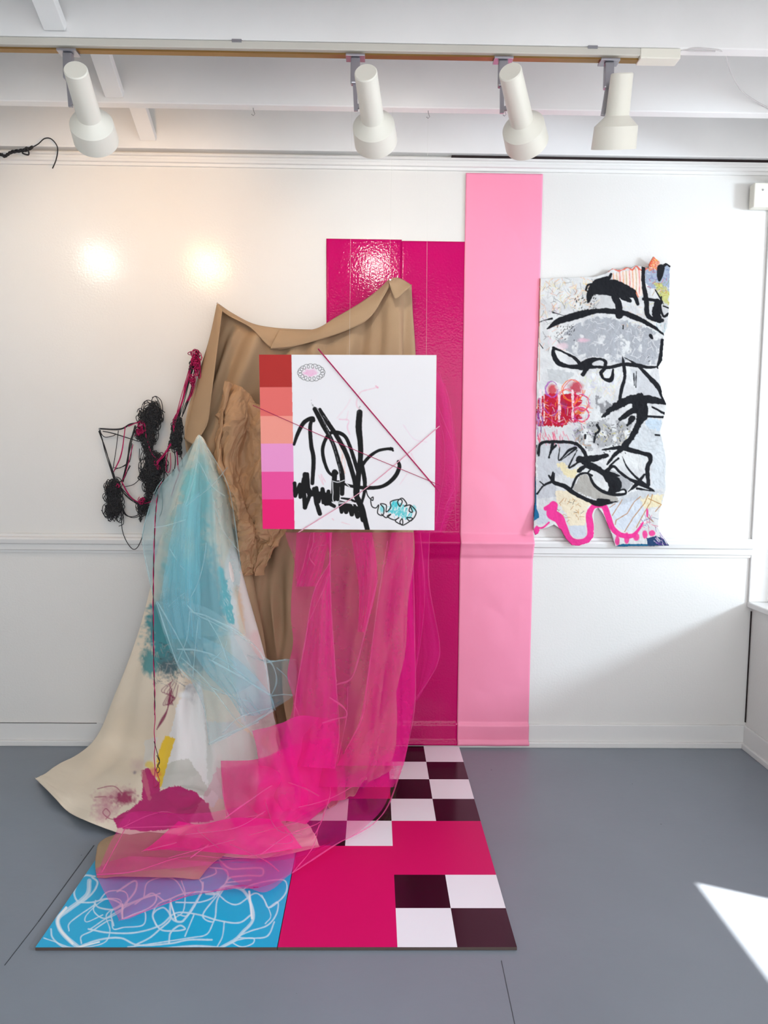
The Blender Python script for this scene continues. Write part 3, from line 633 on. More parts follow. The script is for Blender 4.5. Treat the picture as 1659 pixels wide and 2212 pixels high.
# ================================================================== KRAFT PAPER
ZK = zz(2.9625, 400, 580)
def kr(pts, d): return [(x, y, dd) for (x, y), dd in zip(ZK(pts), d)]
rows = [kr([(270,725),(330,745),(410,800),(480,870),(560,900)], [.10,.13,.12,.11,.10]),
        kr([(245,860),(320,870),(400,900),(500,960),(620,1000)], [.11,.16,.13,.15,.12]),
        kr([(225,1000),(300,1020),(390,1050),(500,1100),(620,1150)], [.10,.18,.14,.17,.13]),
        kr([(215,1180),(270,1220),(370,1250),(480,1280),(620,1300)], [.11,.17,.15,.20,.14]),
        kr([(260,1370),(310,1400),(380,1430),(490,1440),(640,1450)], [.13,.20,.15,.21,.15]),
        kr([(290,1560),(350,1600),(400,1600),(500,1600),(660,1600)], [.14,.22,.17,.22,.16]),
        kr([(330,1690),(390,1700),(450,1710),(540,1720),(650,1670)], [.15,.20,.18,.22,.18]),
        kr([(370,1830),(410,1850),(470,1850),(550,1800),(610,1760)], [.15,.19,.18,.22,.18]),
        kr([(400,1950),(420,1960),(460,1965),(490,1960),(510,1940)], [.15,.17,.17,.19,.18])]
V = sheet(rows, 240, 340)
def facet(nv, nu, cu, cv, amp, seed):
    r = np.random.default_rng(seed); g = r.uniform(-1, 1, (int(cv)+8, int(cu)+8))
    U, W_ = np.meshgrid(np.linspace(0, cu, nu), np.linspace(0, cv, nv))
    x = U+.35*W_*cu/cv+(fbm(nv, nu, 50)-.5)*cu*.22+1; y = W_+(fbm(nv, nu, 50)-.5)*cv*.2+1
    x = np.clip(x, 0, g.shape[1]-2.01); y = np.clip(y, 0, g.shape[0]-2.01); xi = x.astype(int); yi = y.astype(int); fx = x-xi; fy = y-yi
    a, b_, c_, d_ = g[yi, xi], g[yi, xi+1], g[yi+1, xi], g[yi+1, xi+1]
    return amp*np.where(fx+fy < 1, a+(b_-a)*fx+(c_-a)*fy, d_+(c_-d_)*(1-fx)+(b_-d_)*(1-fy))
D = facet(340, 240, 3, 5, .020, 1)+(facet(340, 240, 8, 12, .018, 2)+facet(340, 240, 19, 28, .009, 3)+facet(340, 240, 36, 50, .003, 8))*np.linspace(.45, 1.15, 340)[:, None]
V = displace(V, D); tag(grid('kraft_paper', V, m_kraft, solid=.0008, smooth=False), 'crumpled brown kraft paper hanging over the tan cloth left of the painting', 'paper')
# rumpled roll of its left edge
rows = [kr([(262,735),(275,725),(285,760)], [.13,.16,.14]), kr([(225,900),(248,890),(262,905)], [.13,.17,.14]), kr([(205,1080),(225,1075),(240,1090)], [.13,.17,.14]),
        kr([(190,1250),(215,1245),(235,1260)], [.14,.19,.16]), kr([(240,1330),(262,1345),(275,1370)], [.15,.2,.18]), kr([(255,1410),(290,1420),(330,1410)], [.17,.22,.19]),
        kr([(290,1490),(330,1500),(370,1490)], [.18,.23,.2]), kr([(310,1590),(345,1610),(385,1600)], [.18,.23,.2])]
V = sheet(rows, 60, 200); V = displace(V, facet(200, 60, 3, 14, .012, 5)+facet(200, 60, 6, 28, .005, 6)); o = grid('paper_edge', V, m_kraft, bpy.data.objects['kraft_paper'], solid=.0008)

# ================================================================== PAINTED CANVAS
ZC2 = zz(3.318, 60, 1300); Z1 = zz(3.687, 250, 920); Z3 = zz(3.2529, 450, 1150)
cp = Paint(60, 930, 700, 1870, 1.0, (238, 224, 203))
cp.blob(420, 1130, 70, 150, (232,226,208), .8, .6)
TEAL = (70, 188, 198)
cp.blob(425, 1070, 44, 100, (110,205,210), .9, .5); cp.blob(400, 1210, 62, 130, TEAL, .9, .5); cp.blob(370, 1370, 60, 110, (50,150,160), .95, .3); cp.blob(450, 1310, 45, 140, (70,165,180), .85, .5)
cp.blob(325, 1430, 28, 42, (60,150,155), .9, .4); cp.blob(415, 1150, 24, 130, (140,235,240), .9, .6); cp.blob(410, 1180, 20, 40, (215,225,180), .6, .8); cp.blob(424, 1270, 18, 70, (130,230,235), .7, .7); cp.blob(385, 1150, 40, 60, (225,225,200), .35, .8)
cp.poly([(500,1165),(520,1230),(545,1330),(572,1430),(600,1560),(560,1600),(520,1560),(500,1400),(480,1250)], (240,236,232), .95, 3)  # partly white primer, partly a sunlit spot painted into the canvas colour
cp.stroke(Z1([(830,1150),(860,1250),(880,1400),(930,1560)]), [10, 18, 24, 12], TEAL, .95, rough=7); cp.stroke(Z1([(790,1000),(800,1150),(830,1300)]), 12, (190,190,180), .4, rough=4, soft=3)
cp.stroke(Z1([(960,1300),(990,1450),(1010,1650)]), 12, (242,210,165), .7, rough=3, soft=3); cp.stroke([(548,1370),(560,1450),(575,1540)], 14, (240,205,205), .6, rough=3, soft=4)
cp.hatch((478, 1270, 500, 1345), 70, 7, [(230,240,238), (40,160,180), (90,190,200)], .9, 1.1)
# grey smudges and white gesso, with its sunlit shine painted in as white
cp.blob(365, 1440, 34, 46, (95,95,100), .75, .8, .9); cp.blob(425, 1420, 42, 50, (70,100,118), .7, .8, .8); cp.hatch((335, 1390, 400, 1480), 80, 16, [(60,60,66), (150,150,150), (190,185,178)], .9)
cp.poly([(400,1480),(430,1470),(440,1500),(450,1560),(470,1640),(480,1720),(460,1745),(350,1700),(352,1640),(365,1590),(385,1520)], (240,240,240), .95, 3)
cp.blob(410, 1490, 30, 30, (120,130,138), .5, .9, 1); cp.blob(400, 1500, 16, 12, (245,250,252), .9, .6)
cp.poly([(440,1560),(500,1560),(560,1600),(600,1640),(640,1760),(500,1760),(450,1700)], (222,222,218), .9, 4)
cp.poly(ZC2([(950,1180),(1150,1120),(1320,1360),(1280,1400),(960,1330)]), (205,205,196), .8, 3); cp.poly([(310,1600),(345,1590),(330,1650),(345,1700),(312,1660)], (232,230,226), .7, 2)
cp.blob(560, 1545, 30, 60, (190,150,160), .5, .8)
# drips and cords of colour
for i in range(7):
    q = ZC2([(1040+i*(-1)**i*7,560+i*6),(960+i*17,640+i*8),(1060-i*6,690),(970+i*12,740),(1030-i*4,620+i*12),(1000,760),(960+i*3,840),(935,910)]); cp.stroke(q, 1.4, (140,50,85), .85)
cp.poly(ZC2([(985,960),(1060,980),(1020,1090),(985,1220),(960,1330),(930,1340),(925,1180),(950,1060)]), (246,206,40), .95, 2); cp.blob(*ZC2([(880,1180)])[0], 12, 10, (244,214,80), .8); cp.blob(*ZC2([(915,1230)])[0], 14, 12, (235,130,60), .8)
MG = (160, 12, 88)
cp.blob(*ZC2([(640,1400)])[0], 46, 24, (190,80,130), .5, .8, 1); cp.blob(*ZC2([(700,1420)])[0], 32, 17, MG, .9, .6, .9); cp.blob(*ZC2([(560,1500)])[0], 32, 26, (195,95,140), .5, .9, 1)
cp.poly(ZC2([(830,1220),(870,1200),(900,1250),(940,1290),(950,1360),(1080,1320),(1200,1370),(1290,1450),(1330,1560),(1100,1620),(800,1640),(640,1620),(610,1560),(720,1500),(820,1420)]), (190, 16, 112), .97, 3)
cp.stroke(ZC2([(830,1230),(850,1320),(870,1400)]), 10, (215, 120, 140), .6, rough=3)
for q in ([(700,1550),(600,1560),(540,1520),(560,1485),(590,1520),(560,1560)], [(500,1340),(620,1330),(680,1380)], [(480,1400),(560,1400)]): cp.stroke(ZC2(q), 2, (165,30,90), .8)
cp.blob(*ZC2([(770,1230)])[0], 6, 7, (120,110,130), .7, .8); cp.blob(*ZC2([(790,1180)])[0], 22, 26, (205,160,175), .35, 1)
cp.poly([(470,1660),(640,1640),(690,1830),(560,1850),(430,1840),(400,1800)], (225,120,165), .35, 4)
rows = [
 [(424,945,.16),(427,941,.17),(430,939,.17),(433,941,.17),(436,943,.17),(440,948,.17),(444,955,.16)],
 [(385,1050,.13),(405,1050,.20),(422,1050,.22),(436,1050,.17),(450,1050,.21),(470,1050,.20),(488,1050,.14)],
 [(348,1160,.12),(375,1160,.22),(408,1160,.26),(431,1160,.19),(452,1160,.24),(480,1160,.24),(505,1160,.16)],
 [(327,1270,.11),(360,1270,.24),(405,1270,.28),(431,1270,.20),(460,1270,.27),(498,1270,.28),(530,1270,.18)],
 [(297,1385,.11),(345,1390,.24),(395,1395,.30),(432,1400,.24),(470,1400,.30),(520,1405,.30),(566,1410,.20)],
 [(253,1500,.12),(315,1510,.26),(380,1520,.34),(430,1525,.30),(475,1530,.36),(535,1535,.34),(585,1530,.24)],
 [(202,1600,'z',.05),(285,1615,'z',.08),(365,1635,'z',.12),(430,1640,'z',.13),(480,1650,'z',.12),(550,1650,'z',.10),(606,1600,'z',.10)],
 [(120,1658,'z',.012),(215,1675,'z',.03),(310,1700,'z',.06),(400,1712,'z',.07),(480,1720,'z',.05),(570,1730,'z',.035),(645,1740,'z',.03)],
 [(84,1680,'z',.014),(165,1720,'z',.02),(260,1755,'z',.03),(370,1780,'z',.035),(480,1795,'z',.03),(590,1795,'z',.025),(672,1790,'z',.022)],
 [(76,1682,'z',.006),(118,1722,'z',.028),(146,1752,'z',.012),(185,1772,'z',.03),(241,1794,'z',.016),(300,1812,'z',.024),(369,1829,'z',.018),(440,1842,'z',.026),(504,1851,'z',.02),(590,1852,'z',.022),(690,1829,'z',.014)]]
nu, nv = 340, 520
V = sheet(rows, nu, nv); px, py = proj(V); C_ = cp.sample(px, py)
vv = np.linspace(0, 1, nv)[:, None]; uu = np.linspace(0, 1, nu)[None]
D = pleats(nv, nu, (3, 5, 9), .012, 9, .3)*np.clip(vv*4, 0, 1)*np.clip((1-vv)*4, .15, 1)+crumple(nv, nu, 14, .016, 21, 1.6, 1.5, 8)*np.clip((vv-.35)*3, 0, 1)*(.35+.65*np.clip((uu-.3)*4, 0, 1))
D *= np.clip((1-vv)*12, .25, 1)
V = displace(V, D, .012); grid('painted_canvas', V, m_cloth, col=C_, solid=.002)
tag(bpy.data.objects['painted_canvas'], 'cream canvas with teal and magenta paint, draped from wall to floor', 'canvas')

# ================================================================== BLUE TULLE
def net(name, sheets, creases, mats, label):
    t = empty(name, pt(sheets[0][0][0][0])); tag(t, label, 'tulle')
    for k, (rows, mi, nu, nv, amp, seed) in enumerate(sheets):
        V = sheet(rows, nu, nv); vv = np.linspace(0, 1, nv)[:, None]
        V = displace(V, pleats(nv, nu, (1.5, 3, 5), amp, seed, .4)*np.clip(vv*4, .2, 1), .012)
        grid('tulle_layer', V, mats[mi], t)
    b = MB()
    for c, w_ in creases: ribbon(b, c, w_, 0)
    b.build('tulle_crease', [mats[1]], t, smooth=True)
    return t
def c3(pts, d, z=Z3): return [(x, y, d) for x, y in z(pts)]
def dd(pts, ds, z): return [(x, y, q) for (x, y), q in zip(z(pts), ds)]
S = []
S.append(([[(428,941,.20),(430,939,.20),(432,939,.20),(436,943,.20)],
   [(385,1005,.17),(415,1000,.24),(440,1000,.24),(467,997,.17)],
   [(340,1060,.16),(395,1060,.28),(450,1060,.28),(496,1060,.17)],
   [(311,1140,.16),(375,1140,.30),(450,1140,.31),(509,1130,.18)],
   [(312,1200,.16),(375,1210,.31),(460,1210,.32),(520,1236,.20)],
   [(331,1290,.18),(385,1300,.33),(465,1300,.34),(515,1300,.30)],
   [(355,1370,.25),(400,1375,.36),(455,1375,.38),(530,1370,.36)]], 0, 90, 120, .006, 1))
S.append(([[(429,945,.22),(432,941,.22),(436,946,.22)],[(400,1080,.28),(432,1080,.29),(462,1080,.28)],[(372,1200,.31),(430,1200,.33),(470,1200,.31)],
   [(345,1310,.33),(420,1310,.36),(490,1330,.35)],[(375,1420,.37),(420,1440,.40),(520,1400,.39)],[(440,1490,.42),(500,1500,.44),(560,1470,.42)]], 0, 60, 110, .007, 2))
S.append(([[(337,1300,.34),(400,1300,.38),(460,1320,.38),(520,1365,.36)],
   [(360,1370,.36),(420,1380,.40),(490,1390,.41),(572,1430,.38)],
   [(384,1435,.38),(440,1445,.42),(520,1450,.44),(634,1428,.40)],
   [(412,1470,.40),(470,1490,.44),(550,1500,.46),(636,1497,.42)],
   [(440,1530,.42),(490,1550,.46),(550,1550,.47),(590,1534,.44)],
   [(454,1607,.44),(490,1592,.47),(530,1571,.47),(565,1555,.45)]], 0, 110, 110, .009, 3))
S.append(([[(400,1380,.40),(430,1375,.42),(470,1390,.42)],[(425,1420,.43),(470,1430,.45),(520,1430,.44)],[(450,1460,.45),(500,1470,.47),(560,1470,.46)],[(490,1500,.46),(530,1515,.48),(590,1510,.47)],[(520,1545,.47),(555,1545,.48),(590,1535,.47)]], 2, 60, 60, .006, 4))
S.append(([[(383,1090,.33),(400,1085,.35),(431,1060,.33)],[(365,1190,.35),(400,1190,.37),(432,1190,.35)],[(350,1290,.36),(395,1290,.39),(433,1290,.37)],[(370,1380,.38),(400,1380,.40),(434,1380,.39)]], 2, 40, 60, .01, 5))
CR = [(c3([(330,1400),(480,1659),(600,1900)], .40, Z1), 3), (c3([(920,0),(1070,440),(1160,560)], .42, ZC2), 3), (c3([(1160,70),(1300,110),(1460,200),(1600,300)], .42, ZC2), 3),
 (c3([(300,810),(420,790),(560,745)], .36, Z1), 2.5), (c3([(660,100),(655,260),(560,620),(440,840)], .32, Z1), 2), (c3([(660,280),(760,470),(870,560)], .34, Z1), 2.5), (c3([(890,330),(760,480),(560,640)], .33, Z1), 2),
 (c3([(720,930),(700,1080),(650,1260),(560,1430)], .38, Z1), 2.2), (c3([(570,1430),(640,1500),(760,1560),(900,1640)], .41, Z1), 3), (c3([(430,980),(520,1120),(600,1180)], .37, Z1), 2), (c3([(420,1440),(520,1350),(600,1300)], .38, Z1), 2),
 (c3([(1070,340),(1220,350),(1400,420),(1659,620)], .44, ZC2), 4), (c3([(1160,70),(1140,260),(1070,440)], .42, ZC2), 2), (c3([(1220,130),(1200,330),(1180,560)], .43, ZC2), 2), (c3([(1100,400),(1270,560),(1480,830),(1560,900)], .46, ZC2), 2.5), (c3([(1270,90),(1400,340),(1530,820)], .46, ZC2), 2),
 (c3([(1310,1025),(1560,900),(1659,860)], .48, ZC2), 4), (c3([(0,1490),(130,1420),(260,1365),(460,1250)], .49), 4.5), (c3([(100,1410),(220,1300),(450,1230)], .49), 3), (c3([(380,870),(450,930),(480,1040),(450,1130),(430,1150)], .44), 4), (c3([(390,920),(500,900),(620,895)], .44), 3),
 (c3([(0,600),(210,700),(380,870),(430,1120),(470,1250)], .46), 3), (c3([(480,950),(560,1030),(610,1140)], .45), 2.5), (c3([(440,1150),(520,1140),(600,1145)], .46), 3), (c3([(0,890),(200,1000),(430,1140)], .47), 4), (c3([(30,900),(110,820),(130,760)], .46), 2), (c3([(0,1080),(180,1160),(300,1190)], .47), 2), (c3([(120,1000),(200,1120),(260,1330)], .48), 2.4),
 (c3([(660,75),(790,270),(880,440),(930,640),(1000,1160)], .30, Z1), 2.5), (c3([(380,415),(310,530),(225,800),(225,1000),(300,1350)], .30, Z1), 2), (c3([(780,600),(850,820),(980,1000)], .34, Z1), 1.8)]
net('blue_tulle', S, CR, [m_tb, m_tbf, m_tbd], 'pale blue tulle veil hanging over the teal part of the painted canvas')

# ================================================================== MAGENTA TULLE
Z4 = zz(2.765, 400, 1600)
S = []
L0 = [(620,0),(610,190),(590,400),(585,600),(600,780),(560,1000),(600,1200),(520,1450),(430,1640),(350,1790)]
Rr = [(1440,0),(1440,200),(1435,400),(1450,700),(1450,900),(1450,1080),(1440,1240),(1400,1500),(1370,1640),(1300,1790)]
rows = []
for i, ((x0, y0), (x1, y1)) in enumerate(zip(L0, Rr)):
    d0 = .34+.035*i
    rows.append([(*Z3([(x0+(x1-x0)*k/5, y0+(y1-y0)*k/5)])[0], d0+(.014 if k % 2 else 0)-(.0 if k else .03)) for k in range(6)])
S.append((rows, 0, 160, 160, .007, 11))
def band(l, r, d, mi, seed, nu=30, nv=110, amp=.008, z=Z3):
    L_ = z(l); R_ = z(r); k = len(L_); dl = np.linspace(d[0], d[1], k)+.035+.004*(seed % 5); amp = .004
    return ([[(*L_[i], dl[i]), ((L_[i][0]+R_[i][0])/2, (L_[i][1]+R_[i][1])/2, dl[i]+.012), (*R_[i], dl[i])] for i in range(k)], mi, nu, nv, amp, seed)
S.append(band([(820,0),(850,200),(740,420),(680,760),(620,1100),(600,1300),(560,1500),(520,1640)], [(870,0),(856,230),(862,450),(880,760),(900,1100),(910,1300),(915,1500),(890,1660)], (.38, .64), 0, 12))
S.append(band([(1290,0),(1250,200),(1205,450),(1150,800),(1105,1100),(1060,1330),(960,1540),(900,1640)], [(1440,0),(1440,220),(1438,480),(1450,800),(1452,1100),(1440,1250),(1400,1500),(1370,1640)], (.38, .60), 0, 13))
S.append(band([(1000,0),(1030,170),(1055,340),(1060,500),(1050,700)], [(1150,0),(1180,170),(1190,330),(1160,500),(1100,700)], (.38, .44), 0, 14))
S.append(band([(720,0),(690,120),(660,260),(620,380)], [(860,0),(830,120),(800,260),(760,380)], (.38, .42), 0, 15))
S.append(band([(540,0),(560,80),(590,150),(612,210)], [(720,0),(690,120),(660,260),(622,380)], (.34, .38), 3, 25))
S.append(band([(1440,0),(1440,360),(1450,760),(1452,960),(1452,1180)], [(1556,0),(1550,360),(1622,760),(1612,920),(1470,1180)], (.20, .40), 3, 16))
S.append(band([(1440,0),(1440,360),(1450,760),(1452,960)], [(1490,0),(1520,400),(1500,700),(1452,1000)], (.19, .36), 3, 17))
S.append(([[(900,770,.12),(940,800,.10),(962,830,.10)],[(900,900,.14),(950,900,.12),(978,900,.10)],[(900,1040,.16),(950,1040,.14),(992,1040,.11)],[(900,1150,.18),(935,1150,.16),(960,1150,.14)]], 3, 40, 60, .008, 18))
# piles on the floor: (x,y,height)
def zr(pts, z=Z4): return [(*z([(x, y)])[0], 'z', h+.03*min(1, h/.05)) for x, y, h in pts]
S.append(([zr([(215,120,.20),(430,110,.22),(640,30,.24),(870,-20,.20)]), zr([(222,240,.14),(430,240,.18),(650,180,.18),(900,170,.10)]), zr([(235,380,.09),(450,350,.12),(680,310,.12),(890,330,.05)]), zr([(300,520,.05),(470,500,.07),(600,480,.07),(720,500,.03)])], 2, 90, 90, .010, 31))
S.append(([zr([(400,-60,.34),(560,-100,.36),(700,-150,.36),(900,-120,.30)]), zr([(430,60,.26),(580,20,.28),(720,0,.26),(930,20,.2)]), zr([(440,220,.17),(600,210,.18),(760,190,.16),(950,190,.1)]), zr([(400,430,.08),(600,420,.09),(760,380,.07),(960,350,.04)])], 0, 90, 90, .010, 32))
S.append(([zr([(-60,440,.12),(200,420,.10),(560,330,.10),(1000,200,.06),(1290,20,.12)]), zr([(-330,430,.10),(100,500,.09),(500,500,.07),(960,400,.03),(1260,170,.04)]), zr([(-420,560,.06),(0,600,.06),(420,620,.05),(900,520,.025),(1190,390,.02)]), zr([(-480,680,.04),(0,690,.05),(300,700,.03),(800,600,.02),(1050,540,.015)]), zr([(-530,800,.03),(0,760,.04),(240,730,.025),(640,700,.02),(900,620,.015)])], 3, 160, 90, .006, 33))
S.append(([zr([(-40,480,.10),(100,500,.09),(300,460,.10),(560,470,.08)]), zr([(-140,570,.07),(80,580,.07),(350,580,.07),(640,560,.05)]), zr([(-250,650,.05),(50,660,.05),(400,680,.04),(700,640,.03)])], 2, 100, 60, .006, 34))
S.append(([zr([(-330,690,.05),(-100,700,.05),(200,720,.04),(640,640,.03)]), zr([(-500,740,.03),(-100,760,.045),(250,800,.03),(650,760,.02)]), zr([(-530,800,.025),(-130,850,.03),(280,860,.02),(480,870,.018)]), zr([(-400,1060,.015),(-360,1072,.015),(-40,945,.015),(330,860,.015)])], 3, 110, 70, .004, 35))
S.append(([zr([(200,730,.03),(420,720,.025),(660,640,.02),(900,620,.015)]), zr([(250,800,.02),(430,790,.02),(660,730,.016),(820,680,.015)]), zr([(330,860,.015),(480,905,.015),(640,790,.015),(760,720,.014)])], 3, 60, 40, .003, 36))
CR = [(c3([(860,0),(855,260),(870,650),(900,1100),(920,1400),(890,1650)], .66), 3), (c3([(860,200),(740,420),(680,760),(620,1100),(600,1300)], .62), 3), (c3([(1260,60),(1200,420),(1150,800),(1110,1100),(1080,1300),(960,1540)], .62), 3),
 (c3([(1190,330),(1100,700),(1050,900),(1000,1030),(900,1070)], .64), 4), (c3([(720,0),(660,260),(615,385)], .44), 2.5), (c3([(740,0),(735,80),(710,170),(750,235)], .46), 3), (c3([(830,90),(760,100),(720,150)], .46), 2), (c3([(1440,240),(1450,760),(1452,1180),(1400,1500),(1310,1789)], .60), 3),
 (c3([(1555,0),(1550,360),(1622,760),(1610,920),(1540,1050),(1450,1180)], .34), 2.6), (c3([(1490,0),(1520,400),(1500,700),(1452,1000)], .32), 2.2), (c3([(850,1160),(950,1230),(970,1290),(900,1310),(800,1340)], .68), 4), (c3([(1060,300),(1065,640)], .46), 2), (c3([(1000,0),(1050,330)], .44), 2), (c3([(850,300),(800,420),(700,640)], .6), 2), (c3([(980,1080),(970,1300),(900,1640)], .64), 2), (c3([(600,1200),(640,1300),(650,1420),(560,1560)], .62), 2.4), (c3([(1150,20),(1190,320)], .44), 2.2),
 (c3([(940,860),(990,1010),(960,1100)], .16, lambda p: p), 2), (c3([(948,800),(975,900),(985,1145)], .15, lambda p: p), 1.6), (c3([(905,790),(960,960),(940,1140)], .2, lambda p: p), 1.6)]
Zf = lambda pts, h, z=Z4: zr([(x, y, h) for x, y in pts], z)
CR += [(Zf([(240,460),(380,360),(560,250),(700,280),(800,330)], .16), 3), (Zf([(215,120),(225,300),(250,450)], .15), 3), (Zf([(-350,520),(100,500),(500,430),(900,330),(1220,100)], .09), 2.5), (Zf([(-260,660),(0,600),(180,590),(450,700),(560,780)], .06), 2.5), (Zf([(30,700),(180,590)], .06), 2.5), (Zf([(450,680),(620,560),(800,490),(830,420)], .06), 2),
 (Zf([(1290,180),(1215,380),(1130,490),(1000,570),(900,620),(640,790)], .02), 3), (Zf([(560,500),(640,600),(500,620)], .06), 2), (Zf([(460,300),(540,520),(700,560)], .12), 2.4), (Zf([(700,180),(860,260),(830,440),(760,590)], .1), 2), (Zf([(-380,520),(-200,440),(-60,440),(200,640)], .08), 2.4), (Zf([(-500,790),(-420,640),(-330,470)], .06), 2.2), (Zf([(-530,800),(-300,780),(0,690),(300,700),(640,640)], .05), 2.4),
 (Zf([(-380,1070),(-40,945),(60,900)], .016), 2), (Zf([(640,790),(760,640),(800,500)], .03), 2), (Zf([(-100,700),(400,560),(700,480)], .07), 2), (Zf([(0,560),(300,520),(480,420)], .1), 2)]
net('magenta_tulle', S, CR, [m_tm, m_tmf, m_tmd, m_tml], 'magenta tulle hanging below the painting and heaped across the floor')

# ================================================================== YARN TANGLES
ZY = zz(4.366, 180, 740); YR = random.Random(12)
def tangle(b, cx, cy, rx, ry, n, r, d=.03, m=0, turns=3):
    """loops of yarn heaped inside an ellipse (enlargement coordinates)"""
    for _ in range(int(n*1.8)):
        x0 = cx+rx*.45*YR.gauss(0, 1)*.6; y0 = cy+ry*.8*YR.uniform(-1, 1); pts = []; a = YR.uniform(0, 6.3); k = YR.randint(6, 12)
        s = YR.uniform(.25, .6); e = YR.uniform(.7, 1.6)
        for i in range(k):
            a += YR.uniform(.6, 1.5); f = math.sqrt(max(.05, 1-((y0-cy)/ry)**2))
            X = x0+rx*s*math.cos(a)*(f*.6+.4); Y = y0+rx*s*e*math.sin(a); x0 += YR.uniform(-.12, .12)*rx; y0 += YR.uniform(-.1, .14)*ry*.6
            q = ZY([(X, Y)])[0]; pts.append(P(q[0], q[1], d+YR.uniform(-.016, .022)))
        b.tube(cr(pts, k*5), r, 5, m)
def strand(b, pts, r, n=1, jit=6, d=.03, m=0, k=26):
    for i in range(n):
        q = ZY([(x+YR.uniform(-jit, jit)*(0 if n == 1 else 1), y+YR.uniform(-jit, jit)*(0 if n == 1 else 1)) for x, y in pts])
        b.tube(cr([P(x, y, d+YR.uniform(-.006, .006)*(n > 1)) for x, y in q], k), r, 5, m)
t = empty('yarn_tangle', P(215, 925, .03)); tag(t, 'black yarn tangle with pink strands, stretched like a web on the wall', 'yarn')
b = MB(); r0 = .0016
for c in [(655,690,85,110,55),(640,640,60,60,20),(560,700,60,70,14),(620,860,70,110,40),(610,960,55,90,24),(665,1170,95,110,60),(640,1080,60,60,18),(560,1250,45,70,12),(650,1320,70,70,24),(625,1420,45,80,18),(285,1470,80,170,70),(300,1370,60,60,14),(260,1580,50,70,16),(560,1550,60,60,20),(540,1640,16,50,6),(530,860,60,70,12)]: tangle(b, *c, r0)
for pts, n, j in [([(150,810),(350,815),(450,765),(570,750)],5,7),([(150,830),(210,1010),(280,1240),(310,1340)],5,9),([(490,790),(440,960),(410,1150),(370,1310)],6,9),([(330,830),(310,1000),(280,1190)],1,0),([(180,830),(300,870),(520,920)],2,12),([(150,830),(200,890),(280,880),(310,860)],1,0),
    ([(290,1180),(350,1180),(440,1120)],1,0),([(360,1480),(370,1780),(470,1950),(550,1850),(600,1580)],1,0),([(345,1490),(400,1620),(500,1640),(640,1530)],3,9),([(380,1362),(470,1340),(540,1280)],1,0),([(320,1340),(420,1450),(540,1530),(660,1480)],4,14),
    ([(540,940),(570,1010),(560,1090),(530,1110),(530,1000)],1,0),([(460,950),(430,1130),(290,1200)],1,0),([(310,1320),(370,1300),(440,1160)],2,8),([(240,1640),(235,1680),(255,1670),(245,1640)],1,0),([(640,1500),(720,1400),(760,1250),(765,1050)],3,10),([(700,1250),(740,1400),(745,1560),(720,1640)],1,0)]:
    strand(b, pts, r0, n, j)
for c in [(655,690,120,115,8),(620,860,100,110,6),(665,1170,130,115,9),(285,1470,105,175,9),(560,1550,80,70,4),(640,1380,90,90,5)]: tangle(b, *c, r0)
b.build('black_yarn', m_yarnk, t, smooth=True)
b = MB()
for c in [(530,810,45,50,4),(330,1350,30,30,2),(540,1500,40,30,3),(660,1480,30,40,3),(710,1150,35,50,2)]: tangle(b, *c, r0*.9, d=.045)
for pts, n, j in [([(420,790),(560,750),(600,900),(650,1040),(720,1120)],2,8),([(400,800),(350,1050),(290,1220)],2,10),([(500,880),(570,820)],3,12),([(370,1310),(440,1450),(560,1520),(680,1480)],3,14),([(690,1140),(770,1040),(810,1010)],4,9),([(470,960),(400,1230),(370,1300)],1,0)]: strand(b, pts, r0*.9, n, j, .045)
b.build('pink_yarn', m_yarnm, t, smooth=True); b = MB()
for k_, (x, y) in enumerate(((148, 815), (655, 640))):
    if k_: b.build('nail', m_nail, t); b = MB()
    p = Vector(P(*ZY([(x, y)])[0], .045)); b.lathe(p, p+Vector((0, .045, 0)), [(0, .0001), (0, .003), (.001, .003), (.001, .001), (.045, .001)], 8)
b.build('nail', m_nail, t)
t = empty('yarn_bundle', P(430, 765, .05)); tag(t, 'long pink and black yarn bundle hanging from a nail against the tan cloth edge', 'yarn')
b = MB()
for c in [(880,820,58,120,46),(865,940,60,60,24),(890,740,40,50,12),(1075,120,22,40,8),(1010,220,25,50,6),(905,1020,30,50,8)]: tangle(b, *c, r0, d=.06)
for pts, n, j in [([(1060,130),(1010,300),(950,500),(900,700)],5,14),([(1060,150),(1030,420),(960,620),(930,700)],4,12),([(860,930),(770,1040),(700,1130)],4,12),([(850,980),(870,1100),(850,1235),(835,1240),(850,1200)],2,5),([(890,1000),(930,1100),(935,1165),(910,1170)],1,0),([(780,1020),(765,1150)],2,8),([(800,1030),(780,1120),(790,1060)],1,0)]: strand(b, pts, r0, n, j, .06)
b.build('black_yarn', m_yarnk, t, smooth=True); b = MB()
for c in [(1050,130,60,60,9),(1070,210,50,75,9),(1020,330,40,90,6)]: tangle(b, *c, r0, d=.075)
for pts, n, j in [([(1050,110),(990,310),(920,560),(860,740),(850,850)],5,14),([(1080,180),(1030,440),(980,560)],5,14),([(1100,170),(1105,320),(1085,330),(1070,230)],2,6),([(830,950),(760,1060),(700,1140)],4,12),([(790,1050),(780,1200),(810,1220),(825,1150),(820,1040)],1,0),([(880,1030),(900,1180),(910,1230)],2,8),([(900,1240),(860,1350),(830,1450)],1,0)]: strand(b, pts, r0, n, j, .075)
b.build('pink_yarn', m_yarnm, t, smooth=True)
b = MB(); p = Vector(P(*ZY([(1050, 100)])[0], .09)); b.lathe(p, p+Vector((0, .09, 0)), [(0, .0001), (0, .003), (.001, .003), (.001, .001), (.09, .001)], 8); b.build('nail', m_nail, t)
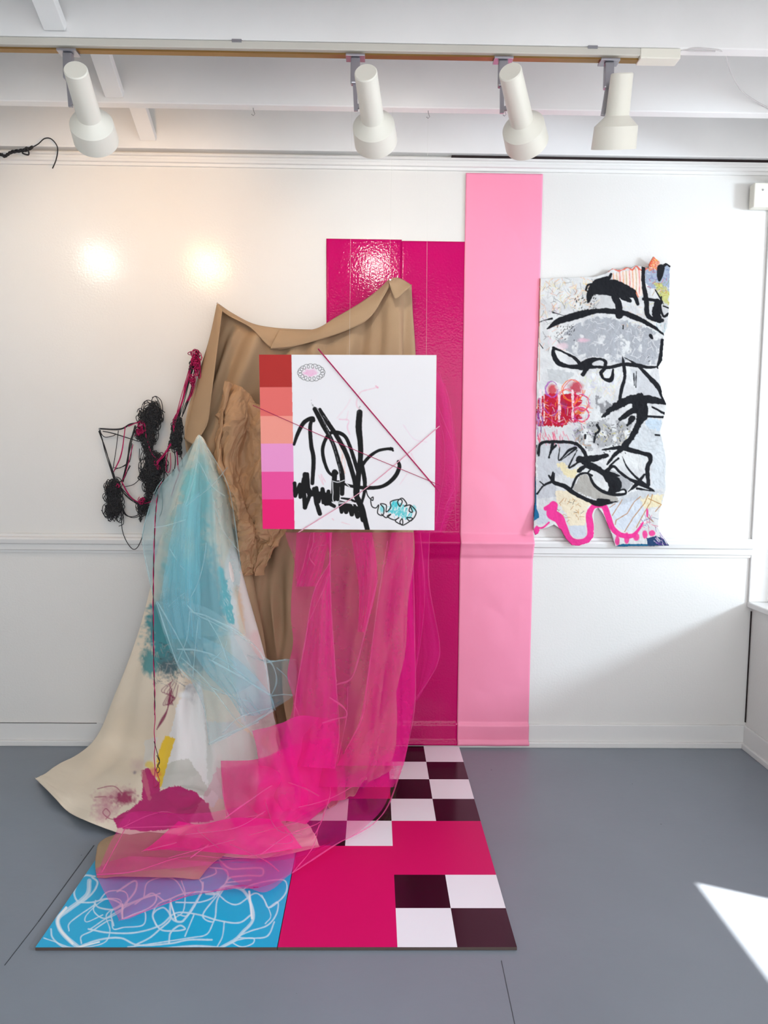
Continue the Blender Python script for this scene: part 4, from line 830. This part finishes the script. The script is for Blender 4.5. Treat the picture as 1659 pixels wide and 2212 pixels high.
# long hanging cord
t = empty('twisted_yarn', P(334, 1090, .30)); tag(t, 'long magenta and black twisted cord hanging straight down before the painted canvas', 'yarn')
pp = [(348,1040,.10),(338,1090,.22),(333,1180,.33),(331,1300,.38),(332,1420,.41),(334,1500,.45),(334,1600,.52),(334,1700,.62)]
c = cr([P(*q) for q in pp], 160); tw = np.linspace(0, 80, 160)
b = MB(); b.tube(c+np.stack([np.cos(tw)*.0014, np.sin(tw)*.0014, 0*tw], 1), .0016, 6)
c2 = cr([P(x, y, .62) for x, y in ZC2([(915,1330),(945,1290),(930,1240),(915,1200)])], 24); b.tube(c2, .0012, 6); b.build('magenta_yarn', m_yarnm, t, smooth=True)
b = MB(); b.tube((c-np.stack([np.cos(tw)*.0014, np.sin(tw)*.0014, 0*tw], 1))[:125], .0013, 6)
b.tube(cr([P(x, y, .56) for x, y in ZC2([(905,1000),(930,1090),(945,1140),(930,1170),(945,1200),(935,1225),(920,1215),(930,1180),(945,1150),(925,1100)])], 50), .0013, 6); b.build('black_yarn', m_yarnk, t, smooth=True)

# ================================================================== PAINTED TEXTILE
ZA = zz(4.608, 1120, 540); ZD = zz(4.608, 1120, 860)
out = ZA([(212,283),(760,265),(870,230),(930,185),(990,200),(1080,170),(1110,185),(1160,150),(1230,165),(1290,180),(1300,130),(1340,60),(1400,110),(1420,140),(1470,128),(1510,155),(1505,300),(1500,560),(1480,780),(1450,830),(1440,960),(1430,1100),(1390,1165),(1415,1330),(1430,1450),(1470,1530),(1478,1600)]) \
 + ZD([(1462,130),(1440,220),(1410,330),(1440,450),(1470,600),(1460,800),(1470,900),(1430,1050),(1400,1150),(1390,1290),(1440,1370),(1502,1470),(1300,1472),(960,1478),(930,1370),(880,1250),(840,1160),(790,1095),(765,1110),(750,1160),(748,1380),(700,1440),(600,1470),(530,1465),(470,1400),(420,1310),(350,1262),(290,1292),(215,1310),(195,1350),(165,1365),(150,1330),(150,1200),(165,1000),(170,400),(178,0)]) + ZA([(180,1300),(203,700)])
te = Paint(1145, 545, 1455, 1190, 2.0, (228, 229, 228))
te.mix(np.clip((te.nb-.42)*5, 0, 1)*.5, (200, 200, 203))
GR = (172, 175, 181)
te.poly(ZA([(560,740),(800,660),(1050,700),(1300,780),(1440,860),(1420,960),(1390,1150),(1000,1130),(800,1060),(620,1080),(400,960),(380,900)]), GR, .95, 4, holes=.36)
te.poly(ZA([(760,440),(960,450),(960,590),(700,580),(640,520)]), (205,205,205), .7, 3); te.poly(ZA([(1110,1180),(1250,1220),(1400,1340),(1430,1480),(1180,1440)]), (200,202,206), .8, 3)
te.poly(ZD([(540,280),(900,200),(1130,260),(1060,440),(700,520),(560,420)]), (160,160,162), .8, 5, holes=.4); te.poly(ZD([(180,440),(420,440),(560,450),(640,560),(500,700),(350,800),(380,980),(190,1000)]), (196,198,204), .8, 4)
te.poly(ZD([(540,890),(600,770),(680,760),(760,880),(960,960),(1000,1030),(800,1030),(560,920)]), (165,160,150), .8, 4); te.poly(ZD([(890,690),(980,740),(1140,850),(1080,930),(1000,900),(980,800)]), (165,166,170), .8, 3)
te.poly(ZD([(360,920),(520,920),(760,1050),(680,1080),(660,1270),(500,1270),(480,1160),(380,1040)]), (240,226,196), .9, 3); te.poly(ZD([(380,660),(440,640),(500,720),(600,700),(560,800),(480,780)]), (240,226,180), .9, 5)
te.poly(ZD([(490,1270),(660,1270),(670,1380),(560,1390),(510,1340)]), (205,212,222), .9); te.poly(ZD([(880,1080),(1060,1000),(1300,960),(1220,1200),(1100,1330),(980,1290)]), (214,222,232), .9, 3); te.poly(ZD([(1200,980),(1440,960),(1420,1080),(1240,1100)]), (242,228,184), .8, 5)
te.poly(ZD([(1060,500),(1200,260),(1420,340),(1440,450),(1470,620),(1460,900),(1330,900),(1310,600)]), (212,218,222), .8, 4); te.poly(ZD([(1280,200),(1420,220),(1410,330),(1260,280)]), (190,215,235), .7, 4); te.poly(ZD([(180,1100),(300,1120),(310,1240),(180,1260)]), (200,206,216), .9, 2); te.poly(ZD([(1000,980),(1240,900),(1440,930),(1250,1000),(1000,1060)]), (190,195,200), .6, 5)
te.poly(ZA([(280,1180),(460,1200),(560,1240),(440,1330),(300,1300)]), (195,198,200), .8, 4); te.poly(ZA([(760,1440),(840,1480),(1000,1600),(780,1640)]), (120,120,124), .8, 4, holes=.4)
te.hatch((*ZA([(215,290)])[0], *ZA([(760,620)])[0]), 170, 13, [(240,190,140),(225,215,150),(190,190,190),(225,160,130),(120,120,120),(250,225,170)], 1)
te.hatch((*ZA([(210,600)])[0], *ZA([(420,1000)])[0]), 50, 12, [(240,180,150),(200,200,200),(110,110,110),(235,200,220)], 1)
te.hatch((*ZA([(1040,560)])[0], *ZA([(1400,760)])[0]), 40, 10, [(235,225,190),(240,200,170),(200,215,220)], 1); te.hatch((*ZA([(600,1180)])[0], *ZA([(1000,1460)])[0]), 60, 11, [(230,225,180),(190,190,225),(240,215,190),(225,235,190)], 1)
te.hatch((*ZA([(560,700)])[0], *ZA([(1400,1120)])[0]), 130, 13, [(215,215,218),(240,240,240),(160,162,168)], .9); te.hatch((*ZD([(1180,250)])[0], *ZD([(1450,900)])[0]), 90, 14, [(205,215,220),(222,226,228),(180,186,190)], 1)
te.blob(*ZA([(650,900)])[0], 16, 6, (238,190,205), .7, .6); te.blob(*ZA([(440,960)])[0], 14, 8, (240,210,218), .7, .6)
# coloured corner, top right
te.poly(ZA([(1255,180),(1420,150),(1500,160),(1500,430),(1400,400),(1300,380),(1260,330)]), (150,165,190), .85, 5); te.poly(ZA([(1340,330),(1430,330),(1495,420),(1495,550),(1430,500),(1370,430)]), (205,205,110), .85, 5)
te.poly(ZA([(1300,130),(1340,60),(1410,130),(1380,200),(1290,210)]), (240,165,120), .85, 3); te.poly(ZA([(940,240),(1220,180),(1230,460),(1180,470),(1120,400),(930,320)]), (250,225,210), .7, 3)
te.hatch((*ZA([(1260,170)])[0], *ZA([(1490,420)])[0]), 60, 8, [(215,70,70),(90,110,160),(230,230,235),(160,140,190)], 1.1); te.hatch((*ZA([(1290,80)])[0], *ZA([(1400,200)])[0]), 40, 8, [(230,80,40),(245,190,70),(220,50,60)], 1.2)
for i in range(9):
    x = 940+i*32; te.stroke(ZA([(x,230-i*5),(x+6,330),(x+2,440)]), 1.6, [(240,150,70),(190,170,90),(230,90,90)][i % 3], .85, rough=.5)
te.stroke(ZA([(890,220),(930,190),(1000,210),(1080,180),(1130,200),(1170,160),(1200,190),(1250,200),(1300,150),(1350,70)]), 3.2, (235,90,50), .85, rough=1.5); te.stroke(ZA([(880,300),(1000,330),(1150,400),(1190,470)]), 2, (240,110,60), .9, rough=.8)
te.stroke(ZA([(205,1300),(208,700),(215,290)]), 1.3, (235,130,80), .8); te.hatch((*ZA([(1340,330)])[0], *ZA([(1495,540)])[0]), 30, 9, [(180,140,40),(150,165,60),(220,215,120)], 1.1); te.hatch((*ZA([(1320,690)])[0], *ZA([(1470,820)])[0]), 16, 12, [(110,170,185),(220,235,235)], 1.2, 1.5)
# red flower
te.poly(ZA([(190,1480),(300,1420),(420,1440),(560,1420),(640,1500),(560,1600),(640,1660),(560,1720),(190,1760)]), (190,22,50), 1, 4, holes=.22); te.poly(ZD([(180,60),(560,60),(640,140),(540,230),(420,290),(190,270)]), (186,22,50), 1, 5, holes=.22)
te.blob(*ZA([(330,1390)])[0], 14, 14, (205,40,60), .9); te.blob(*ZA([(560,1370)])[0], 20, 17, (190,20,60), .9); te.blob(*ZA([(610,1600)])[0], 13, 10, (215,120,50), .8); te.blob(*ZA([(430,1540)])[0], 12, 10, (150,50,90), .8)
for cx, cy, rx, ry in ((330,1390,60,70),(540,1400,100,100),(630,1520,75,80),(620,1640,80,70),(480,1480,90,80),(330,1560,80,90)):
    for j in range(3):
        T = np.linspace(0, 6.3, 24); k = YR.uniform(.9, 1.12); te.stroke(ZA([(cx+rx*k*(1+.10*math.sin(3*q+j*2+cx))*math.cos(q)+YR.uniform(-3, 3), cy+ry*k*(1+.09*math.cos(4*q+j))*math.sin(q)+YR.uniform(-3, 3)) for q in T[:YR.randint(15, 24)]]), 1.6, [(235,60,120),(240,120,50),(225,40,90),(170,90,180)][YR.randint(0, 3)], .9)
for x, w_ in ((215,5),(400,5.5),(535,5),(250,2)):
    te.stroke(ZA([(x,1400),(x+4,1560),(x+2,1700)]), w_, (250,225,232), .85, rough=1.5, dry=.35)
te.hatch((*ZD([(180,300)])[0], *ZD([(480,420)])[0]), 40, 16, [(225,60,110),(240,150,170),(230,90,120)], 1.3, 1.35); te.hatch((*ZD([(182,20)])[0], *ZD([(700,260)])[0]), 90, 12, [(235,80,140),(240,140,50),(150,60,150),(240,190,200)], 1.2); te.hatch((*ZD([(183,0)])[0], *ZD([(240,300)])[0]), 25, 14, [(110,50,140),(190,140,200)], 1.6, 1.5)
te.hatch((*ZD([(500,260)])[0], *ZD([(720,500)])[0]), 30, 10, [(215,150,80),(150,120,180),(60,60,60)], 1.1); te.hatch((*ZD([(760,260)])[0], *ZD([(1120,460)])[0]), 60, 7, [(40,40,44),(230,220,200),(110,110,112),(200,190,120)], 1.6)
# fields of dashes and ochre lines
te.hatch((*ZD([(380,940)])[0], *ZD([(660,1240)])[0]), 34, 9, [(190,130,60),(60,60,60),(210,160,90)], 1.3)
for q in ([(905,1090),(960,1050)], [(930,1170),(1000,1060),(1030,1010)], [(960,1260),(970,1215),(1080,1150),(1150,1030),(1210,980)], [(1055,1330),(1140,1190),(1250,1050),(1290,960)], [(1170,1290),(1240,1160),(1310,1040),(1330,960)], [(1290,1000),(1420,1060),(1360,1130)], [(1280,1180),(1340,1230)]): te.stroke(ZD(q), 1.8, (184,128,58), .95, smooth=False, rough=.3)
te.hatch((*ZD([(1200,1190)])[0], *ZD([(1400,1290)])[0]), 20, 12, [(120,100,170),(130,150,175),(230,120,150)], 1.3)
# pink ribbon and blue hem
PK = (240, 58, 150)
te.stroke(ZD([(345,1070),(330,1150),(400,1200),(440,1280),(490,1390),(560,1435),(650,1430),(715,1370),(710,1250),(700,1160),(740,1085),(800,1075),(850,1080),(890,1180),(930,1290),(1010,1360),(1130,1370),(1200,1300),(1235,1240)]), [90,110,100,85,75,70,70,72,72,66,50,34,60,64,56,50,44,26,18][0:19] and np.array([90,110,100,85,75,70,70,72,72,66,50,34,60,64,56,50,44,26,18])/4.6, PK, 1, rough=.6)
te.stroke(ZD([(270,1100),(340,1060)]), 10, PK, 1); te.stroke(ZD([(300,1240),(240,1290),(180,1290)]), 4, PK, 1); te.blob(*ZD([(180,1320)])[0], 7, 12, PK, 1, .2, .2)
for x, y, a_, c_ in ((980,1420,6,12),(1075,1400,6,14),(1170,1380,8,9),(1255,1355,7,10),(1325,1345,8,8),(1280,1140,3,11)): te.blob(*ZD([(x, y)])[0], a_, c_, PK, .95, .25, .3)
te.poly(ZD([(960,1478),(1010,1452),(1100,1450),(1280,1450),(1300,1478)]), (20,100,140), 1, 1); te.poly(ZD([(1265,1390),(1370,1370),(1440,1400),(1505,1475),(1290,1475)]), (40,70,110), 1, 2); te.hatch((*ZD([(1340,1330)])[0], *ZD([(1470,1450)])[0]), 26, 10, [(150,90,190),(235,225,240),(110,60,150)], 1.3, .8); te.poly(ZD([(148,780),(172,780),(178,1100),(200,1150),(205,1190),(150,1225)]), (25,105,150), 1)
# black brushwork
KB = (22, 24, 30)
for z, L_ in ((ZA, [([(285,785),(400,710),(560,660),(780,610),(1000,620),(1150,670),(1330,760),(1450,850)],[14,50,62,40,46,44,30,16],3),
 ([(1000,650),(990,540),(960,470),(1000,440)],[62,54,60,60],2),([(880,280),(780,330),(720,420),(690,520)],[30,60,60,24],4),([(760,400),(900,400),(1060,430),(1140,410),(960,340),(800,340)],[70,90,80,26,60,60],4),([(1080,430),(1150,460),(1185,540)],[70,40,26],2),([(1040,470),(1110,510)],[50,30],3),
 ([(670,400),(690,350),(760,340),(800,370),(740,420),(680,410)],[16,16,16,16,14,12],1),([(920,240),(880,300),(780,310)],[20,26,26],3),
 ([(1240,170),(1240,330),(1270,500),(1280,640),(1340,690),(1430,700)],[30,30,40,38,36,30],2),([(1240,490),(1330,500),(1420,530)],[26,26,20],2),([(1380,520),(1370,640),(1400,700)],[50,70,50],4),([(1420,470),(1410,560),(1440,660),(1490,640)],[14,18,18,22],1),([(1440,560),(1490,580)],[12,12],1),([(1360,400),(1430,520)],[10,14],1),([(1440,540),(1370,420)],[6,8],.5),
 ([(1420,180),(1470,140),(1505,165)],[22,24,16],1),([(1415,180),(1405,250),(1400,300)],[60,50,24],1),
 ([(350,975),(345,1030),(390,1120),(500,1160),(620,1165),(780,1165),(900,1170),(1040,1140),(1180,1150),(1300,1170),(1390,1160)],[18,34,44,30,44,22,26,28,34,22,14],2),([(345,975),(450,1020),(560,1080),(620,1150)],[20,16,26,30],2),([(620,1160),(700,1110),(790,1085),(860,1110),(850,1180),(820,1220)],[60,50,20,26,30,30],3),([(700,1140),(640,1240)],[50,34],3),([(820,1240),(850,1285),(920,1290),(940,1190)],[24,22,40,14],2),
 ([(1390,1165),(1415,1060),(1430,900)],[34,38,28],1),([(1030,1050),(1045,1150),(1055,1260),(1020,1400),(1000,1530)],[4,30,26,32,20],2),([(1050,1070),(1180,1150),(1300,1270),(1390,1370),(1450,1500)],[4,22,34,40,30],2),([(1190,1480),(1300,1470),(1470,1520)],[34,36,20],3),([(880,1600),(1000,1540),(1130,1480),(1200,1470)],[30,60,60,40],6),
 ([(205,720),(260,700),(330,685)],[8,9,16],2),([(340,625),(400,640),(460,660)],[12,5,6],1),([(1330,880),(1310,850)],[20,26],2),([(1145,1230),(1150,1350)],[10,8],2),([(1170,1210),(1165,1370)],[8,6],2),([(1040,750),(1038,785)],[8,12],.5),([(205,930),(240,980)],[6,8],.5)]),
 (ZD, [([(830,190),(900,130),(1000,60),(1100,20),(1200,0)],[16,44,60,60,80],8),([(1200,60),(1230,160),(1190,260),(1130,380),(1050,480)],[120,90,50,44,54],5),([(1010,210),(1130,130),(1220,110)],[26,50,70],5),([(1080,270),(1130,200)],[20,50],4),([(1290,20),(1470,60)],[50,16],3),([(1330,90),(1460,160)],[14,20],2),([(1250,180),(1440,190)],[18,20],1),
 ([(830,515),(1000,495),(1120,520),(1240,550),(1300,570),(1310,620),(1280,700),(1290,860)],[10,36,40,30,40,34,36,30],2),([(1060,480),(960,560),(880,660)],[40,34,14],3),([(990,600),(900,680)],[18,14],2),([(600,610),(760,600),(880,570)],[50,50,30],4),([(650,640),(760,690),(860,760),(960,860),(930,920)],[40,50,50,110,60],4),([(900,760),(1000,770)],[50,14],3),([(860,740),(940,680),(1010,740),(1110,810),(1200,850),(1340,920)],[40,22,22,24,34,14],1.5),
 ([(1030,580),(1080,690),(1170,790),(1290,880)],[6,14,20,18],1),([(1090,930),(1180,850),(1250,760)],[10,36,14],2),([(1180,900),(1350,930)],[20,6],2),([(700,760),(750,860),(840,930),(960,960),(1060,950),(1050,910),(960,930)],[18,24,28,26,20,16,14],1),([(530,890),(580,780),(660,745),(730,770)],[18,20,18,16],1),
 ([(340,740),(340,830),(460,880),(560,950),(700,1020),(800,1050),(980,1030)],[14,30,36,34,30,50,6],2),([(330,830),(250,870),(185,950)],[22,14,18],2),([(300,770),(330,820)],[14,16],1),([(210,830),(260,870)],[10,12],1),([(355,750),(350,820)],[10,14],1),([(800,1020),(900,1020)],[40,20],2),
 ([(200,570),(225,450),(400,435),(560,450),(640,520),(670,590)],[16,24,26,26,30,30],3),([(340,450),(300,590)],[24,14],3),([(180,470),(185,560)],[8,8],2),([(370,470),(310,540)],[20,10],2),([(410,490),(400,620),(500,520),(570,500),(420,620)],[9,10,22,18,8],1.5),([(580,520),(500,690),(620,620)],[8,14,20],2),([(600,720),(660,680),(730,700)],[34,30,30],4),([(780,270),(800,320),(760,370),(750,440)],[26,22,22,16],4),([(660,370),(660,400)],[20,16],2),([(1360,365),(1400,370)],[16,16],1),([(740,680),(690,740)],[16,14],2)])):
    for q, wd, rg in L_: te.stroke(z(q), np.array(wd, float)/4.608*1.28, KB, 1, rough=rg*.45)
rr = random.Random(5)
for (bx, n, sz) in (((560,450,760,640),60,2.2),((380,740,560,900),50,1.8),((1270,1030,1340,1110),8,1.5),((740,440,800,580),14,2.2)):
    for _ in range(n):
        x, y = ZA([(rr.uniform(bx[0], bx[2]), rr.uniform(bx[1], bx[3]))])[0]; l = rr.uniform(.5, sz); te.stroke([(x, y), (x-l*.8, y+l*1.2)], rr.uniform(.8, sz), KB, .95)
for _ in range(50):
    x, y = ZD([(rr.uniform(620, 1130), rr.uniform(240, 560))])[0]; te.stroke([(x, y), (x+1, y+1.4)], rr.uniform(.8, 3), KB, .9)
te.poly(ZD([(840,600),(830,640),(750,640)]), (240,240,240), .6, 1)
te.a *= .86
nu, nv = 330, 680
gx = np.linspace(1150, 1450, nu); gy = np.linspace(549, 1184, nv); PX, PY = np.meshgrid(gx, gy)
q = np.array(out); ins = np.zeros(PX.shape, bool); j = len(q)-1
wob = (fbm(nv, nu, 5)-.5)*1.2
for i in range(len(q)):
    ins ^= ((q[i, 1] > PY) != (q[j, 1] > PY)) & (PX+wob < (q[j, 0]-q[i, 0])*(PY-q[i, 1])/(q[j, 1]-q[i, 1]+1e-9)+q[i, 0]); j = i
dep = .010+.022*np.clip((PX-1300)/150, 0, 1)**2*(.5+.5*np.sin(PY/34.))+.02*np.clip((640-PY)/90, 0, 1)*np.clip((PX-1260)/150, 0, 1)+.032*np.clip((PY-1090)/70, 0, 1)
dep = dep+.006*(fbm(nv, nu, 60)-.3)+.003*(fbm(nv, nu, 10)-.5)
r_ = fw[None, None]+RV*((PX-829.5)/F_PX)[..., None]-UV*((PY-1106)/F_PX)[..., None]
V = CAM+r_*((CAM_D-dep)/r_[..., 1])[..., None]
o = grid('painted_textile', V, m_quilt, col=te.sample(PX, PY), mask=ins, solid=.007)
tag(o, 'irregular textile with black brushwork, red flower and pink ribbon edge, right of the pink strip', 'textile artwork')
